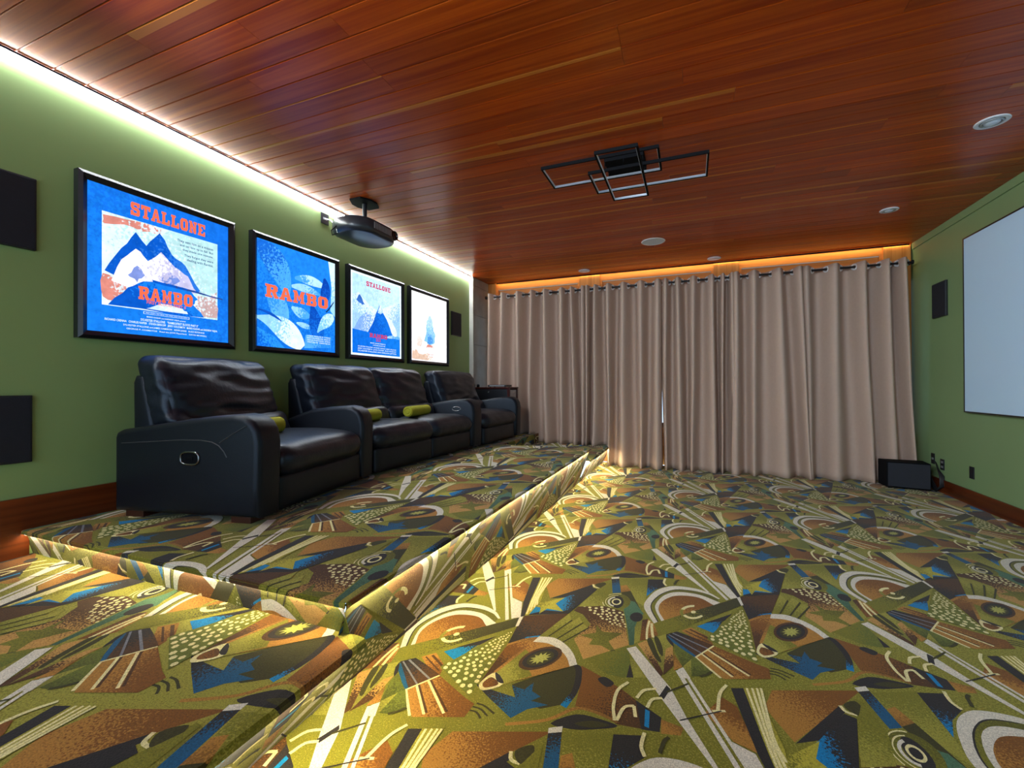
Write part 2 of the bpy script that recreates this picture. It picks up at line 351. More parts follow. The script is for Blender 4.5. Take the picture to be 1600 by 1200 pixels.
PRINT = [
('tb',[-3,393,36,505,346,626,244,490,63,250,16,350],[31,323,249,561]),
('kk',[65,246,245,499,262,480,144,292],0),
('bn',[-665,388,-571,346,-481,297,-434,262,-342,205,-343,135,-479,118,-563,151,-633,150,-642,271],[-627,258,-391,161]),
('kk',[-434,262,-342,205,-344,135,-401,125],0),
('uu',[-398,228,-382,222,-378,140,-393,144],0),
('tt',[-342,197,-270,184,-278,145,-339,130],0),
('kk',[-586,327,-585,335,-579,343,-571,349,-562,352,-552,349,-540,343,-529,335,-523,327,-524,318,-530,307,-538,298,-546,294,-556,298,-569,307,-580,318],0),
('tt',[-836,-16,-804,2,-770,19,-739,37,-711,55,-690,77,-671,102,-654,126,-635,144,-616,153,-598,157,-581,156,-562,155,-542,152,-521,147,-499,141,-478,136,-482,122,-503,128,-524,134,-545,138,-564,141,-581,142,-597,143,-611,140,-627,132,-643,117,-660,94,-679,68,-703,45,-731,25,-764,7,-797,-11,-830,-28],0),
('kk',[-692,39,-679,60,-650,90,-621,112,-596,120,-572,122,-547,121,-518,120,-489,117,-476,111,-487,99,-514,84,-542,70,-567,58,-592,47,-618,40,-648,35,-678,33],0),
('dd',[-616,69,-609,76,-594,86,-575,97,-558,104,-541,107,-523,108,-508,107,-502,104,-509,97,-524,87,-543,77,-560,70,-577,67,-595,65,-610,66],0),
('dd',[-887,175,-700,389,-662,369,-642,271,-653,159,-746,91,-850,117],0),
('kk',[-700,389,-693,388,-685,388,-677,388,-670,385,-664,379,-659,368,-654,352,-650,335,-647,316,-644,299,-642,283,-641,266,-641,249,-642,232,-643,216,-645,200,-649,184,-652,168,-656,152,-660,136,-684,136,-680,150,-675,164,-671,178,-667,192,-665,207,-664,223,-664,240,-665,257,-666,274,-668,289,-670,303,-672,317,-675,330,-678,342,-681,352,-685,360,-689,367,-694,373,-698,378,-703,384],0),
('uk',[-684,136,-667,207,-646,197,-660,129],[-675,133,-654,211]),
('kv',[-1025,130,-939,118,-849,113,-885,170,-833,165,-813,217,-803,168,-763,151,-790,117,-725,120,-788,72,-827,11,-942,77],[-981,120,-788,72]),
('dd',[52,-615,60,-615,68,-615,76,-615,86,-617,97,-621,109,-627,122,-633,134,-639,130,-647,118,-641,106,-634,94,-629,84,-625,75,-623,68,-623,60,-623,52,-623],0),
('dd',[46,-635,54,-635,62,-635,71,-635,80,-637,90,-641,99,-647,108,-653,117,-659,113,-665,104,-660,95,-654,86,-648,78,-645,70,-643,62,-643,54,-643,46,-643],0),
('dd',[41,-655,49,-655,57,-654,65,-654,73,-656,81,-661,88,-666,94,-672,100,-678,94,-684,88,-678,82,-672,76,-667,71,-664,64,-662,57,-662,49,-663,41,-663],0),
('ww',[-691,17,-649,42,-645,16,-686,-6],0),
('kv',[-686,-6,-645,16,-609,-166,-651,-188],[-686,-3,-602,-76]),
('ol',[-639,8,-485,73,-474,-151,-476,-278,-520,-234,-561,-124,-590,-56,-621,-71],[-492,58,-519,-246]),
('tt',[-622,-77,-592,-54,-561,-124,-610,-161],0),
('dd',[-609,-161,-561,-124,-517,-243,-490,-314,-529,-250,-583,-220],0),
('ku',[-484,69,-397,98,-379,12,-436,-61,-473,-157],[-441,2,-478,-166]),
('ol',[-784,-363,-707,-58,-679,-62,-649,-193,-689,-262,-681,-335,-637,-371],[-691,-81,-763,-367]),
('ee',[-591,-236,-524,-246,-484,-329,-468,-357,-490,-421,-495,-506,-482,-653,-500,-664,-532,-500,-566,-361],0),
('ll',[-496,-501,-479,-427,-468,-434,-462,-612,-482,-643],0),
('bn',[-469,-423,-444,-402,-434,-592,-461,-612],[-461,-607,-451,-405]),
('tb',[-444,-402,-414,-438,-388,-532,-409,-564,-435,-592,-446,-466],[-424,-437,-421,-582]),
('cc',[-431,-416,-432,-438,-433,-460,-434,-482,-434,-504,-433,-525,-432,-546,-430,-567,-428,-589,-438,-589,-440,-568,-442,-547,-443,-526,-444,-504,-444,-482,-443,-460,-442,-438,-441,-416],0),
('cc',[-418,-436,-416,-454,-415,-471,-413,-488,-411,-504,-409,-519,-407,-534,-404,-548,-402,-562,-414,-564,-416,-550,-419,-536,-421,-521,-423,-506,-425,-489,-427,-472,-428,-455,-430,-438],0),
('kk',[-469,-393,-469,-408,-472,-422,-477,-435,-485,-444,-494,-450,-503,-451,-512,-448,-520,-441,-526,-430,-529,-416,-529,-402,-527,-387,-521,-374,-513,-363,-504,-357,-494,-356,-485,-359,-477,-367,-472,-379],0),
('oo',[-546,-254,-546,-284,-552,-313,-565,-338,-582,-358,-602,-371,-623,-375,-644,-370,-663,-356,-677,-336,-685,-309,-687,-279,-682,-249,-669,-221,-652,-199,-630,-185,-607,-181,-585,-188,-566,-203,-553,-226],0),
('cc',[-668,-350,-676,-337,-682,-322,-686,-305,-687,-287,-686,-269,-682,-251,-676,-234,-668,-218,-657,-205,-645,-194,-632,-186,-618,-182,-604,-182,-605,-188,-618,-188,-631,-192,-643,-199,-655,-209,-664,-222,-672,-237,-678,-253,-682,-270,-683,-287,-682,-304,-678,-320,-672,-334,-665,-346],0),
('cc',[-633,-354,-644,-349,-654,-341,-662,-330,-668,-317,-672,-302,-673,-285,-672,-269,-667,-253,-661,-238,-652,-224,-641,-214,-629,-207,-617,-203,-617,-209,-628,-212,-639,-219,-649,-229,-657,-241,-664,-255,-668,-270,-669,-285,-668,-300,-665,-314,-659,-327,-651,-337,-642,-345,-632,-349],0),
('kk',[-579,-270,-578,-292,-580,-312,-585,-329,-592,-342,-601,-349,-612,-350,-622,-344,-631,-332,-639,-315,-644,-295,-646,-273,-644,-252,-639,-233,-632,-219,-622,-212,-611,-211,-601,-218,-591,-231,-584,-249],0),
('ww',[-622,-340,-631,-338,-639,-334,-646,-328,-652,-320,-656,-310,-659,-299,-660,-288,-660,-276,-657,-264,-653,-253,-647,-242,-640,-234,-632,-227,-628,-239,-635,-245,-640,-251,-645,-259,-648,-268,-650,-277,-650,-286,-649,-296,-647,-304,-644,-311,-639,-318,-634,-323,-627,-326,-621,-327],0),
('cc',[-592,-272,-591,-282,-592,-292,-595,-301,-600,-308,-605,-314,-612,-317,-618,-318,-625,-316,-630,-311,-635,-304,-638,-296,-640,-286,-640,-276,-638,-266,-634,-258,-629,-251,-623,-246,-616,-244,-609,-245,-603,-249,-598,-255,-594,-263,-592,-272,-599,-275,-601,-269,-603,-263,-607,-259,-611,-257,-616,-256,-620,-258,-624,-261,-628,-265,-631,-271,-632,-278,-632,-285,-631,-291,-629,-297,-626,-302,-622,-305,-617,-306,-613,-306,-609,-304,-605,-300,-602,-295,-600,-289,-599,-282,-599,-275],0),
('ns',[-804,-455,-785,-373,-667,-353,-567,-373,-535,-522,-503,-664,-668,-841,-710,-759,-741,-709,-696,-555,-749,-479],[-686,-454,-589,-711]),
('cc',[-574,-392,-578,-383,-586,-383,-590,-392,-586,-400,-578,-400],0),
('cc',[-693,-420,-697,-411,-705,-411,-709,-420,-705,-428,-697,-428],0),
('cc',[-622,-413,-626,-404,-634,-404,-638,-413,-634,-421,-626,-421],0),
('cc',[-561,-433,-565,-425,-572,-425,-575,-433,-572,-440,-565,-440],0),
('cc',[-625,-452,-628,-444,-635,-444,-639,-452,-635,-459,-628,-459],0),
('cc',[-693,-390,-698,-380,-706,-380,-711,-390,-706,-399,-698,-399],0),
('cc',[-718,-419,-722,-410,-731,-410,-735,-419,-731,-428,-722,-428],0),
('cc',[-633,-375,-637,-366,-646,-366,-650,-375,-646,-384,-637,-384],0),
('cc',[-585,-422,-588,-414,-596,-414,-600,-422,-596,-430,-588,-430],0),
('cc',[-668,-368,-672,-359,-681,-359,-686,-368,-681,-378,-672,-378],0),
('cc',[-573,-474,-576,-467,-583,-467,-586,-474,-583,-481,-576,-481],0),
('cc',[-726,-394,-730,-385,-739,-385,-743,-394,-739,-403,-730,-403],0),
('cc',[-607,-498,-610,-491,-616,-491,-620,-498,-616,-504,-610,-504],0),
('cc',[-561,-499,-564,-493,-570,-493,-573,-499,-570,-505,-564,-505],0),
('cc',[-590,-441,-593,-434,-601,-434,-604,-441,-601,-449,-593,-449],0),
('cc',[-655,-436,-658,-428,-666,-428,-670,-436,-666,-444,-658,-444],0),
('cc',[-612,-469,-615,-462,-622,-462,-625,-469,-622,-476,-615,-476],0),
('cc',[-553,-457,-557,-450,-564,-450,-567,-457,-564,-464,-557,-464],0),
('cc',[-583,-498,-586,-491,-592,-491,-595,-498,-592,-504,-586,-504],0),
('cc',[-557,-405,-561,-397,-569,-397,-573,-405,-569,-413,-561,-413],0),
('cc',[-601,-404,-605,-396,-613,-396,-617,-404,-613,-412,-605,-412],0),
('cc',[-625,-481,-629,-474,-635,-474,-639,-481,-635,-488,-629,-488],0),
('cc',[-607,-377,-611,-368,-619,-368,-624,-377,-619,-386,-611,-386],0),
('cc',[-657,-464,-661,-456,-668,-456,-671,-464,-668,-471,-661,-471],0),
('cc',[-662,-392,-666,-383,-675,-383,-679,-392,-675,-400,-666,-400],0),
('cc',[-754,-388,-758,-379,-767,-379,-772,-388,-767,-398,-758,-398],0),
('cc',[-612,-433,-616,-426,-623,-426,-627,-433,-623,-441,-616,-441],0),
('cc',[-532,-517,-534,-511,-540,-511,-543,-517,-540,-522,-534,-522],0),
('cc',[-548,-476,-551,-469,-557,-469,-560,-476,-557,-482,-551,-482],0),
('cc',[-591,-476,-594,-469,-601,-469,-604,-476,-601,-483,-594,-483],0),
('cc',[-655,-413,-659,-404,-667,-404,-671,-413,-667,-421,-659,-421],0),
('cc',[-555,-518,-558,-512,-564,-512,-567,-518,-564,-524,-558,-524],0),
('cc',[-693,-442,-697,-434,-704,-434,-708,-442,-704,-451,-697,-451],0),
('cc',[-572,-512,-575,-506,-580,-506,-583,-512,-580,-518,-575,-518],0),
('cc',[-594,-513,-597,-507,-603,-507,-606,-513,-603,-520,-597,-520],0),
('cc',[-633,-433,-637,-425,-644,-425,-648,-433,-644,-441,-637,-441],0),
('cc',[-672,-447,-676,-439,-684,-439,-688,-447,-684,-455,-676,-455],0),
('cc',[-584,-459,-587,-452,-594,-452,-598,-459,-594,-467,-587,-467],0),
('cc',[-537,-494,-540,-487,-546,-487,-549,-494,-546,-500,-540,-500],0),
('cc',[-646,-480,-649,-473,-656,-473,-659,-480,-656,-488,-649,-488],0),
('cc',[-639,-397,-643,-389,-651,-389,-655,-397,-651,-406,-643,-406],0),
('oo',[-670,-545,-633,-600,-541,-578,-592,-668,-537,-757,-616,-713,-668,-725,-661,-677,-723,-664,-658,-620],0),
('kk',[-573,-739,-536,-759,-555,-722],0),
('og',[-657,-831,-502,-672,-481,-798,-476,-891,-503,-901,-569,-899],[-627,-825,-491,-868]),
('kk',[-481,-798,-458,-884,-483,-893],0),
('ll',[-485,-769,-459,-750,-402,-862,-456,-883],0),
('ww',[-414,-436,-426,-408,-440,-380,-452,-352,-463,-325,-471,-300,-475,-278,-476,-260,-476,-242,-473,-223,-469,-201,-463,-175,-456,-146,-447,-116,-437,-88,-425,-63,-412,-41,-397,-21,-380,-3,-363,13,-344,25,-323,33,-300,38,-277,41,-254,41,-233,40,-214,37,-197,32,-181,25,-166,17,-152,9,-140,0,-130,-11,-121,-22,-112,-33,-102,-44,-112,-51,-121,-43,-129,-35,-138,-27,-147,-19,-158,-13,-171,-8,-185,-3,-200,1,-216,4,-233,5,-251,5,-270,3,-290,0,-309,-5,-326,-13,-342,-24,-357,-38,-370,-54,-383,-71,-395,-90,-406,-110,-416,-133,-424,-156,-432,-179,-437,-201,-441,-220,-443,-238,-444,-256,-443,-274,-440,-294,-435,-316,-427,-340,-418,-365,-408,-390,-399,-414],0),
('oo',[-399,-414,-408,-390,-418,-365,-427,-340,-435,-316,-440,-294,-443,-274,-444,-256,-443,-238,-441,-220,-437,-201,-432,-179,-424,-156,-416,-133,-406,-110,-395,-90,-383,-71,-370,-54,-357,-38,-342,-24,-326,-13,-309,-5,-290,0,-270,3,-251,5,-233,5,-216,4,-200,1,-185,-3,-171,-8,-158,-13,-147,-19,-138,-27,-129,-35,-121,-43,-112,-51,-114,-89,-132,-77,-150,-64,-168,-52,-187,-42,-206,-35,-227,-32,-250,-31,-273,-32,-295,-36,-314,-42,-330,-50,-344,-60,-356,-72,-368,-86,-378,-102,-388,-120,-396,-141,-404,-163,-410,-185,-415,-205,-418,-223,-420,-240,-421,-256,-420,-273,-417,-291,-412,-311,-406,-333,-398,-355,-390,-378,-382,-400],0),
('kk',[-399,-414,-408,-390,-418,-365,-427,-340,-435,-316,-440,-294,-443,-274,-444,-256,-443,-238,-441,-220,-437,-201,-432,-179,-424,-156,-416,-133,-406,-110,-395,-90,-383,-71,-370,-54,-357,-38,-342,-24,-326,-13,-309,-6,-291,-2,-271,1,-252,2,-233,5,-233,1,-252,-2,-271,-4,-290,-7,-308,-11,-325,-19,-340,-30,-355,-44,-368,-60,-381,-78,-392,-96,-402,-116,-412,-138,-420,-161,-427,-183,-432,-204,-436,-222,-438,-239,-439,-256,-438,-273,-435,-292,-430,-314,-422,-337,-413,-362,-403,-387,-394,-411],0),
('ww',[-382,-400,-390,-378,-398,-355,-406,-333,-412,-311,-417,-291,-420,-273,-421,-256,-420,-240,-418,-223,-415,-205,-410,-185,-404,-163,-396,-141,-388,-120,-378,-102,-368,-86,-356,-72,-344,-60,-330,-50,-314,-42,-295,-36,-274,-32,-251,-31,-228,-31,-206,-35,-185,-42,-165,-53,-145,-66,-124,-80,-104,-92,-137,-133,-151,-120,-164,-105,-177,-91,-191,-80,-207,-72,-225,-69,-245,-69,-266,-72,-286,-77,-303,-83,-317,-90,-330,-98,-341,-108,-351,-120,-360,-132,-369,-146,-377,-161,-385,-177,-391,-193,-396,-210,-400,-227,-402,-243,-403,-261,-403,-278,-401,-296,-397,-314,-391,-333,-383,-351,-375,-370,-368,-389],0),
('bt',[-368,-389,-375,-370,-383,-351,-391,-333,-397,-314,-401,-296,-403,-278,-403,-261,-402,-243,-400,-227,-396,-210,-391,-193,-385,-177,-377,-161,-369,-146,-360,-132,-351,-120,-341,-108,-330,-98,-317,-90,-303,-83,-286,-77,-266,-72,-245,-69,-225,-69,-207,-72,-191,-80,-177,-91,-164,-105,-151,-120,-137,-133],[-260,-93,-374,-375]),
('od',[-414,-436,-364,-380,-13,3,-2,-85,-357,-519,-387,-534],[-360,-452,-111,-182]),
('ll',[-285,-315,-292,-307,-297,-298,-300,-287,-301,-274,-300,-261,-298,-247,-293,-233,-287,-219,-279,-206,-269,-194,-259,-184,-248,-176,-236,-171,-236,-190,-245,-194,-253,-200,-261,-208,-268,-216,-274,-226,-279,-236,-283,-247,-285,-258,-285,-268,-285,-277,-282,-286,-279,-294,-274,-300],0),
('cc',[-296,-240,-293,-232,-290,-225,-286,-217,-282,-210,-277,-204,-272,-197,-267,-191,-261,-186,-255,-181,-249,-177,-243,-174,-237,-171,-230,-169,-232,-191,-237,-193,-241,-195,-245,-198,-250,-201,-254,-204,-258,-208,-262,-212,-265,-216,-269,-221,-272,-226,-275,-231,-277,-237,-279,-242],0),
('cc',[-191,-273,-196,-284,-203,-294,-210,-303,-218,-310,-226,-317,-235,-321,-243,-324,-252,-325,-260,-325,-267,-322,-274,-318,-280,-312,-285,-305,-273,-290,-269,-296,-265,-300,-259,-303,-254,-305,-248,-306,-242,-305,-235,-303,-229,-299,-223,-295,-217,-289,-212,-282,-207,-275,-202,-267],0),
('cc',[-224,-244,-225,-249,-226,-253,-229,-258,-232,-261,-236,-263,-240,-264,-243,-263,-246,-261,-247,-257,-248,-253,-247,-248,-246,-243,-243,-239,-240,-236,-236,-233,-232,-233,-229,-234,-226,-236,-225,-239],0),
('uk',[-221,-388,-88,-240,-148,-425],[-175,-379,-96,-254]),
('kk',[-188,-344,-54,-194,-98,-287,-131,-309],0),
('tb',[-290,-456,-247,-408,-176,-466,-179,-490,-162,-502,-154,-531,-245,-493],[-268,-426,-167,-526]),
('nn',[-249,-424,-171,-474,-177,-484,-255,-434],0),
('nn',[-270,-446,-169,-507,-173,-513,-274,-452],0),
('kn',[-366,-527,-308,-471,-245,-493,-154,-531,-228,-656],[-330,-518,-181,-566]),
('aa',[-324,-489,-177,-563,-181,-571,-328,-497],0),
('aa',[-341,-509,-203,-610,-207,-616,-345,-515],0),
('vv',[-365,-532,-345,-524,-229,-639,-228,-658,-236,-655],0),
('tb',[-230,-655,-154,-534,0,-610,46,-626,43,-697,-127,-764],[-177,-706,-22,-608]),
('cc',[-174,-575,-30,-704,-36,-712,-180,-583],0),
('nn',[-168,-569,-23,-694,-29,-700,-174,-575],0),
('cc',[-201,-615,-91,-735,-99,-741,-209,-621],0),
('nn',[-197,-608,-87,-725,-93,-731,-203,-614],0),
('cc',[-225,-651,-134,-759,-142,-765,-233,-657],0),
('cc',[-233,-653,-157,-532,-151,-536,-227,-657],0),
('ll',[-434,-598,-355,-514,-318,-586,-350,-820],0),
('sn',[-468,-641,-434,-598,-350,-813,-360,-845,-388,-784],[-449,-629,-360,-780]),
('dd',[-431,-593,-430,-582,-425,-574,-419,-571,-413,-577,-406,-595,-397,-623,-389,-654,-381,-679,-374,-698,-367,-716,-362,-729,-360,-739,-362,-744,-366,-745,-372,-742,-379,-735,-386,-722,-394,-705,-403,-685,-410,-666,-417,-647,-424,-626,-429,-607],0),
('dd',[-403,-568,-403,-556,-399,-550,-394,-549,-389,-553,-383,-564,-377,-582,-370,-602,-365,-622,-361,-642,-359,-664,-358,-684,-358,-695,-361,-697,-365,-693,-371,-684,-377,-670,-384,-648,-392,-618,-399,-589],0),
('ns',[-349,-637,-322,-601,-313,-747,-349,-827,-350,-739],[-324,-759,-346,-641]),
('kk',[-355,-516,-320,-579,-317,-608,-331,-592,-350,-554],0),
('gg',[-316,-585,-228,-658,-279,-743,-312,-643],0),
('tt',[-316,-660,-279,-743,-312,-781],0),
('ll',[-277,-738,-247,-677,-246,-784,-254,-794],0),
('ww',[-296,-768,-277,-744,-249,-808,-270,-816],0),
('gg',[-247,-677,-228,-658,-170,-733,-214,-782,-245,-790],0),
('dd',[-165,-736,-170,-744,-175,-751,-181,-759,-187,-766,-193,-772,-199,-777,-204,-782,-210,-787,-218,-777,-212,-773,-206,-768,-201,-763,-195,-758,-190,-752,-185,-745,-180,-737,-175,-730],0),
('nk',[1,21,201,129,127,-125,12,-196,1,-85],[95,33,-5,-175]),
('ku',[12,-190,129,-117,116,-178,58,-200,15,-232],[60,-182,112,-151]),
('uk',[1,109,138,287,250,458,283,446,200,124,5,33],[132,203,209,212]),
('kk',[4,29,200,124,214,179,159,130,85,115,28,58],0),
('oy',[-22,157,58,203,138,283,110,199,169,134,85,132,62,69,50,129,7,130],[-16,160,111,159]),
('cc',[254,502,256,494,259,486,261,479,264,476,268,474,274,473,282,473,291,472,289,460,282,461,273,461,265,462,256,466,250,474,247,482,245,490,242,498],0),
('dd',[260,505,266,518,279,532,293,543,304,548,311,543,316,530,319,515,319,502,315,491,307,479,298,469,290,466,281,470,270,481,262,493],0),
('lo',[287,445,333,568,355,403,327,255,227,211],[242,239,338,428]),
('lo',[203,127,234,62,170,-111,136,-97],[203,127,170,-111]),
('dd',[234,62,170,-111,165,-107,230,73],0),
('lo',[257,109,290,59,209,-124,173,-110],[257,109,209,-124]),
('dd',[290,59,209,-124,204,-119,286,70],0),
('lo',[292,54,325,24,239,-141,211,-123],[292,54,239,-141]),
('dd',[325,24,239,-141,234,-136,321,35],0),
('bt',[18,-229,31,-213,44,-198,57,-182,70,-169,83,-158,97,-148,111,-139,126,-132,142,-126,159,-121,176,-119,192,-119,208,-123,224,-130,239,-139,253,-149,266,-160,279,-173,291,-186,302,-201,311,-217,319,-234,326,-252,334,-270,99,-495,63,-503,16,-513],[21,-398,209,-377]),
('nb',[16,-263,98,-231,41,-426,14,-514],[30,-394,69,-283]),
('ol',[99,-243,135,-267,142,-341,188,-403,101,-493,44,-434],[140,-351,67,-398]),
('tt',[105,-243,48,-438,36,-434,93,-239],0),
('ww',[126,-128,139,-124,153,-120,167,-116,180,-113,193,-113,206,-116,218,-121,231,-127,243,-135,254,-143,265,-152,275,-162,285,-172,294,-184,303,-196,311,-209,318,-223,325,-237,331,-252,338,-266,312,-290,307,-279,302,-268,298,-257,292,-247,286,-237,279,-228,271,-218,263,-210,254,-201,244,-194,233,-187,222,-180,210,-174,197,-169,184,-166,171,-166,157,-168,143,-171,129,-175,115,-178],0),
('tt',[15,-232,26,-220,37,-208,48,-196,59,-185,70,-174,81,-165,92,-156,102,-149,113,-141,124,-133,117,-160,107,-167,97,-173,87,-180,77,-187,67,-196,57,-206,46,-217,36,-229,25,-241,15,-253],0),
('nn',[258,-253,250,-278,239,-304,223,-327,205,-347,186,-363,167,-374,149,-378,133,-376,120,-368,112,-354,108,-335,109,-312,115,-286,126,-260,141,-234,160,-212,180,-195,201,-183,220,-179,237,-182,250,-192,258,-208,261,-229],0),
('kk',[246,-258,240,-278,230,-299,217,-318,202,-335,186,-348,170,-356,155,-360,142,-359,131,-352,123,-341,120,-325,121,-307,126,-286,135,-265,148,-245,163,-227,180,-213,197,-203,213,-199,227,-201,238,-209,245,-222,248,-238],0),
('dd',[230,-264,225,-282,215,-301,202,-317,188,-330,173,-339,160,-342,148,-339,140,-330,136,-317,136,-301,141,-282,151,-263,164,-246,178,-232,194,-223,208,-220,220,-223,228,-232,232,-246],0),
('ii',[206,-273,218,-281,200,-290,202,-308,188,-304,181,-326,175,-311,160,-331,165,-309,146,-320,160,-298,144,-297,163,-283,155,-269,172,-267,175,-245,185,-256,197,-232,197,-253,216,-236,205,-259,223,-254],0),
('cc',[46,-435,60,-439,79,-455,94,-474,100,-492,93,-509,77,-527,58,-543,43,-551,33,-550,24,-543,17,-531,15,-517,18,-497,25,-470,35,-447],0),
('bb',[43,-469,54,-471,68,-478,80,-489,85,-498,80,-508,69,-519,55,-529,45,-534,38,-533,32,-528,28,-521,26,-513,27,-502,31,-488,36,-475],0),
('kk',[45,-437,48,-435,55,-438,64,-443,72,-449,80,-457,90,-467,98,-477,101,-484,98,-487,90,-489,80,-487,72,-483,64,-473,55,-459,48,-445],0),
('og',[2,-83,10,-599,-179,-484],[1,-91,-81,-551]),
('cc',[-88,-513,-93,-503,-103,-503,-108,-513,-103,-524,-93,-524],0),
('cc',[-21,-236,-24,-230,-30,-230,-32,-236,-30,-242,-24,-242],0),
('cc',[-64,-458,-69,-449,-78,-449,-82,-458,-78,-468,-69,-468],0),
('cc',[-124,-443,-129,-434,-138,-434,-142,-443,-138,-452,-129,-452],0),
('cc',[-3,-545,-8,-534,-18,-534,-23,-545,-18,-555,-8,-555],0),
('cc',[-42,-354,-46,-346,-53,-346,-57,-354,-53,-361,-46,-361],0),
('cc',[-11,-353,-15,-345,-22,-345,-26,-353,-22,-360,-15,-360],0),
('cc',[-54,-388,-58,-380,-66,-380,-70,-388,-66,-396,-58,-396],0),
('cc',[-110,-422,-114,-413,-123,-413,-127,-422,-123,-431,-114,-431],0),
('cc',[11,-576,6,-565,-4,-565,-10,-576,-4,-587,6,-587],0),
('cc',[10,-433,6,-424,-3,-424,-7,-433,-3,-442,6,-442],0),
('cc',[-21,-419,-26,-410,-34,-410,-38,-419,-34,-428,-26,-428],0),
('cc',[-39,-516,-44,-506,-54,-506,-58,-516,-54,-526,-44,-526],0),
('cc',[-113,-474,-118,-464,-127,-464,-132,-474,-127,-484,-118,-484],0),
('cc',[5,-485,0,-475,-9,-475,-14,-485,-9,-494,0,-494],0),
('cc',[-24,-369,-28,-362,-35,-362,-39,-369,-35,-377,-28,-377],0),
('cc',[-15,-207,-18,-202,-23,-202,-25,-207,-23,-213,-18,-213],0),
('cc',[-72,-430,-76,-421,-85,-421,-89,-430,-85,-439,-76,-439],0),
('cc',[-3,-261,-6,-255,-12,-255,-15,-261,-12,-267,-6,-267],0),
('cc',[-42,-307,-45,-300,-52,-300,-55,-307,-52,-314,-45,-314],0),
('cc',[-23,-305,-26,-298,-33,-298,-36,-305,-33,-312,-26,-312],0),
('cc',[10,-512,5,-502,-5,-502,-10,-512,-5,-522,5,-522],0),
('cc',[-109,-397,-113,-388,-121,-388,-126,-397,-121,-405,-113,-405],0),
('cc',[6,-300,3,-294,-4,-294,-7,-300,-4,-307,3,-307],0),
('cc',[-5,-230,-8,-224,-13,-224,-16,-230,-13,-236,-8,-236],0),
('cc',[-64,-338,-68,-331,-75,-331,-79,-338,-75,-346,-68,-346],0),
('cc',[-93,-373,-97,-365,-105,-365,-109,-373,-105,-381,-97,-381],0),
('cc',[-19,-186,-21,-181,-26,-181,-28,-186,-26,-191,-21,-191],0),
('cc',[-45,-331,-49,-324,-56,-324,-59,-331,-56,-338,-49,-338],0),
('cc',[-30,-452,-34,-442,-43,-442,-48,-452,-43,-461,-34,-461],0),
('cc',[-27,-323,-31,-316,-38,-316,-41,-323,-38,-331,-31,-331],0),
('cc',[-115,-500,-120,-490,-130,-490,-135,-500,-130,-510,-120,-510],0),
('cc',[-31,-280,-34,-273,-40,-273,-43,-280,-40,-286,-34,-286],0),
('cc',[-31,-393,-35,-385,-43,-385,-47,-393,-43,-402,-35,-402],0),
('cc',[-56,-539,-61,-528,-72,-528,-77,-539,-72,-550,-61,-550],0),
('cc',[6,-392,2,-384,-6,-384,-10,-392,-6,-400,2,-400],0),
('cc',[-34,-251,-37,-245,-42,-245,-45,-251,-42,-257,-37,-257],0),
('cc',[-32,-210,-35,-204,-40,-204,-43,-210,-40,-215,-35,-215],0),
('cc',[-25,-489,-30,-479,-39,-479,-44,-489,-39,-499,-30,-499],0),
('cc',[-51,-484,-56,-474,-66,-474,-70,-484,-66,-494,-56,-494],0),
('cc',[-57,-411,-61,-403,-69,-403,-73,-411,-69,-420,-61,-420],0),
('cc',[8,-362,4,-354,-3,-354,-7,-362,-3,-370,4,-370],0),
('cc',[-59,-284,-63,-277,-69,-277,-72,-284,-69,-290,-63,-290],0),
('cc',[-67,-309,-71,-302,-78,-302,-81,-309,-78,-316,-71,-316],0),
('cc',[-86,-406,-90,-397,-98,-397,-103,-406,-98,-414,-90,-414],0),
('cc',[-89,-483,-94,-473,-103,-473,-108,-483,-103,-493,-94,-493],0),
('cc',[0,-325,-3,-318,-10,-318,-13,-325,-10,-332,-3,-332],0),
('cc',[-147,-483,-152,-473,-162,-473,-166,-483,-162,-493,-152,-493],0),
('cc',[1,-172,-2,-167,-6,-167,-8,-172,-6,-177,-2,-177],0),
('cc',[-45,-268,-48,-262,-54,-262,-57,-268,-54,-275,-48,-275],0),
('cc',[-94,-453,-98,-444,-107,-444,-112,-453,-107,-463,-98,-463],0),
('cc',[-71,-359,-75,-351,-83,-351,-86,-359,-83,-367,-75,-367],0),
('cc',[3,-246,0,-241,-5,-241,-8,-246,-5,-252,0,-252],0),
('cc',[-86,-337,-89,-330,-97,-330,-100,-337,-97,-345,-89,-345],0),
('cc',[-3,-200,-6,-195,-11,-195,-13,-200,-11,-205,-6,-205],0),
('cc',[2,-457,-2,-448,-11,-448,-16,-457,-11,-466,-2,-466],0),
('cc',[-44,-430,-48,-421,-57,-421,-61,-430,-57,-439,-48,-439],0),
('cc',[0,-187,-3,-182,-7,-182,-10,-187,-7,-192,-3,-192],0),
('cc',[1,-279,-3,-273,-9,-273,-12,-279,-9,-286,-3,-286],0),
('cc',[-147,-456,-151,-447,-161,-447,-165,-456,-161,-466,-151,-466],0),
('cc',[-18,-255,-21,-249,-27,-249,-30,-255,-27,-261,-21,-261],0),
('cc',[-13,-169,-15,-165,-20,-165,-22,-169,-20,-174,-15,-174],0),
('cc',[-1,-144,-3,-140,-7,-140,-9,-144,-7,-148,-3,-148],0),
('cc',[-16,-272,-19,-265,-25,-265,-28,-272,-25,-278,-19,-278],0),
('cc',[-101,-352,-104,-345,-112,-345,-116,-352,-112,-360,-104,-360],0),
('cc',[-48,-238,-51,-233,-56,-233,-59,-238,-56,-244,-51,-244],0),
('cc',[-43,-224,-46,-218,-51,-218,-54,-224,-51,-230,-46,-230],0),
('cc',[3,-216,0,-210,-5,-210,-8,-216,-5,-221,0,-221],0),
('cc',[-57,-256,-60,-250,-66,-250,-69,-256,-66,-263,-60,-263],0),
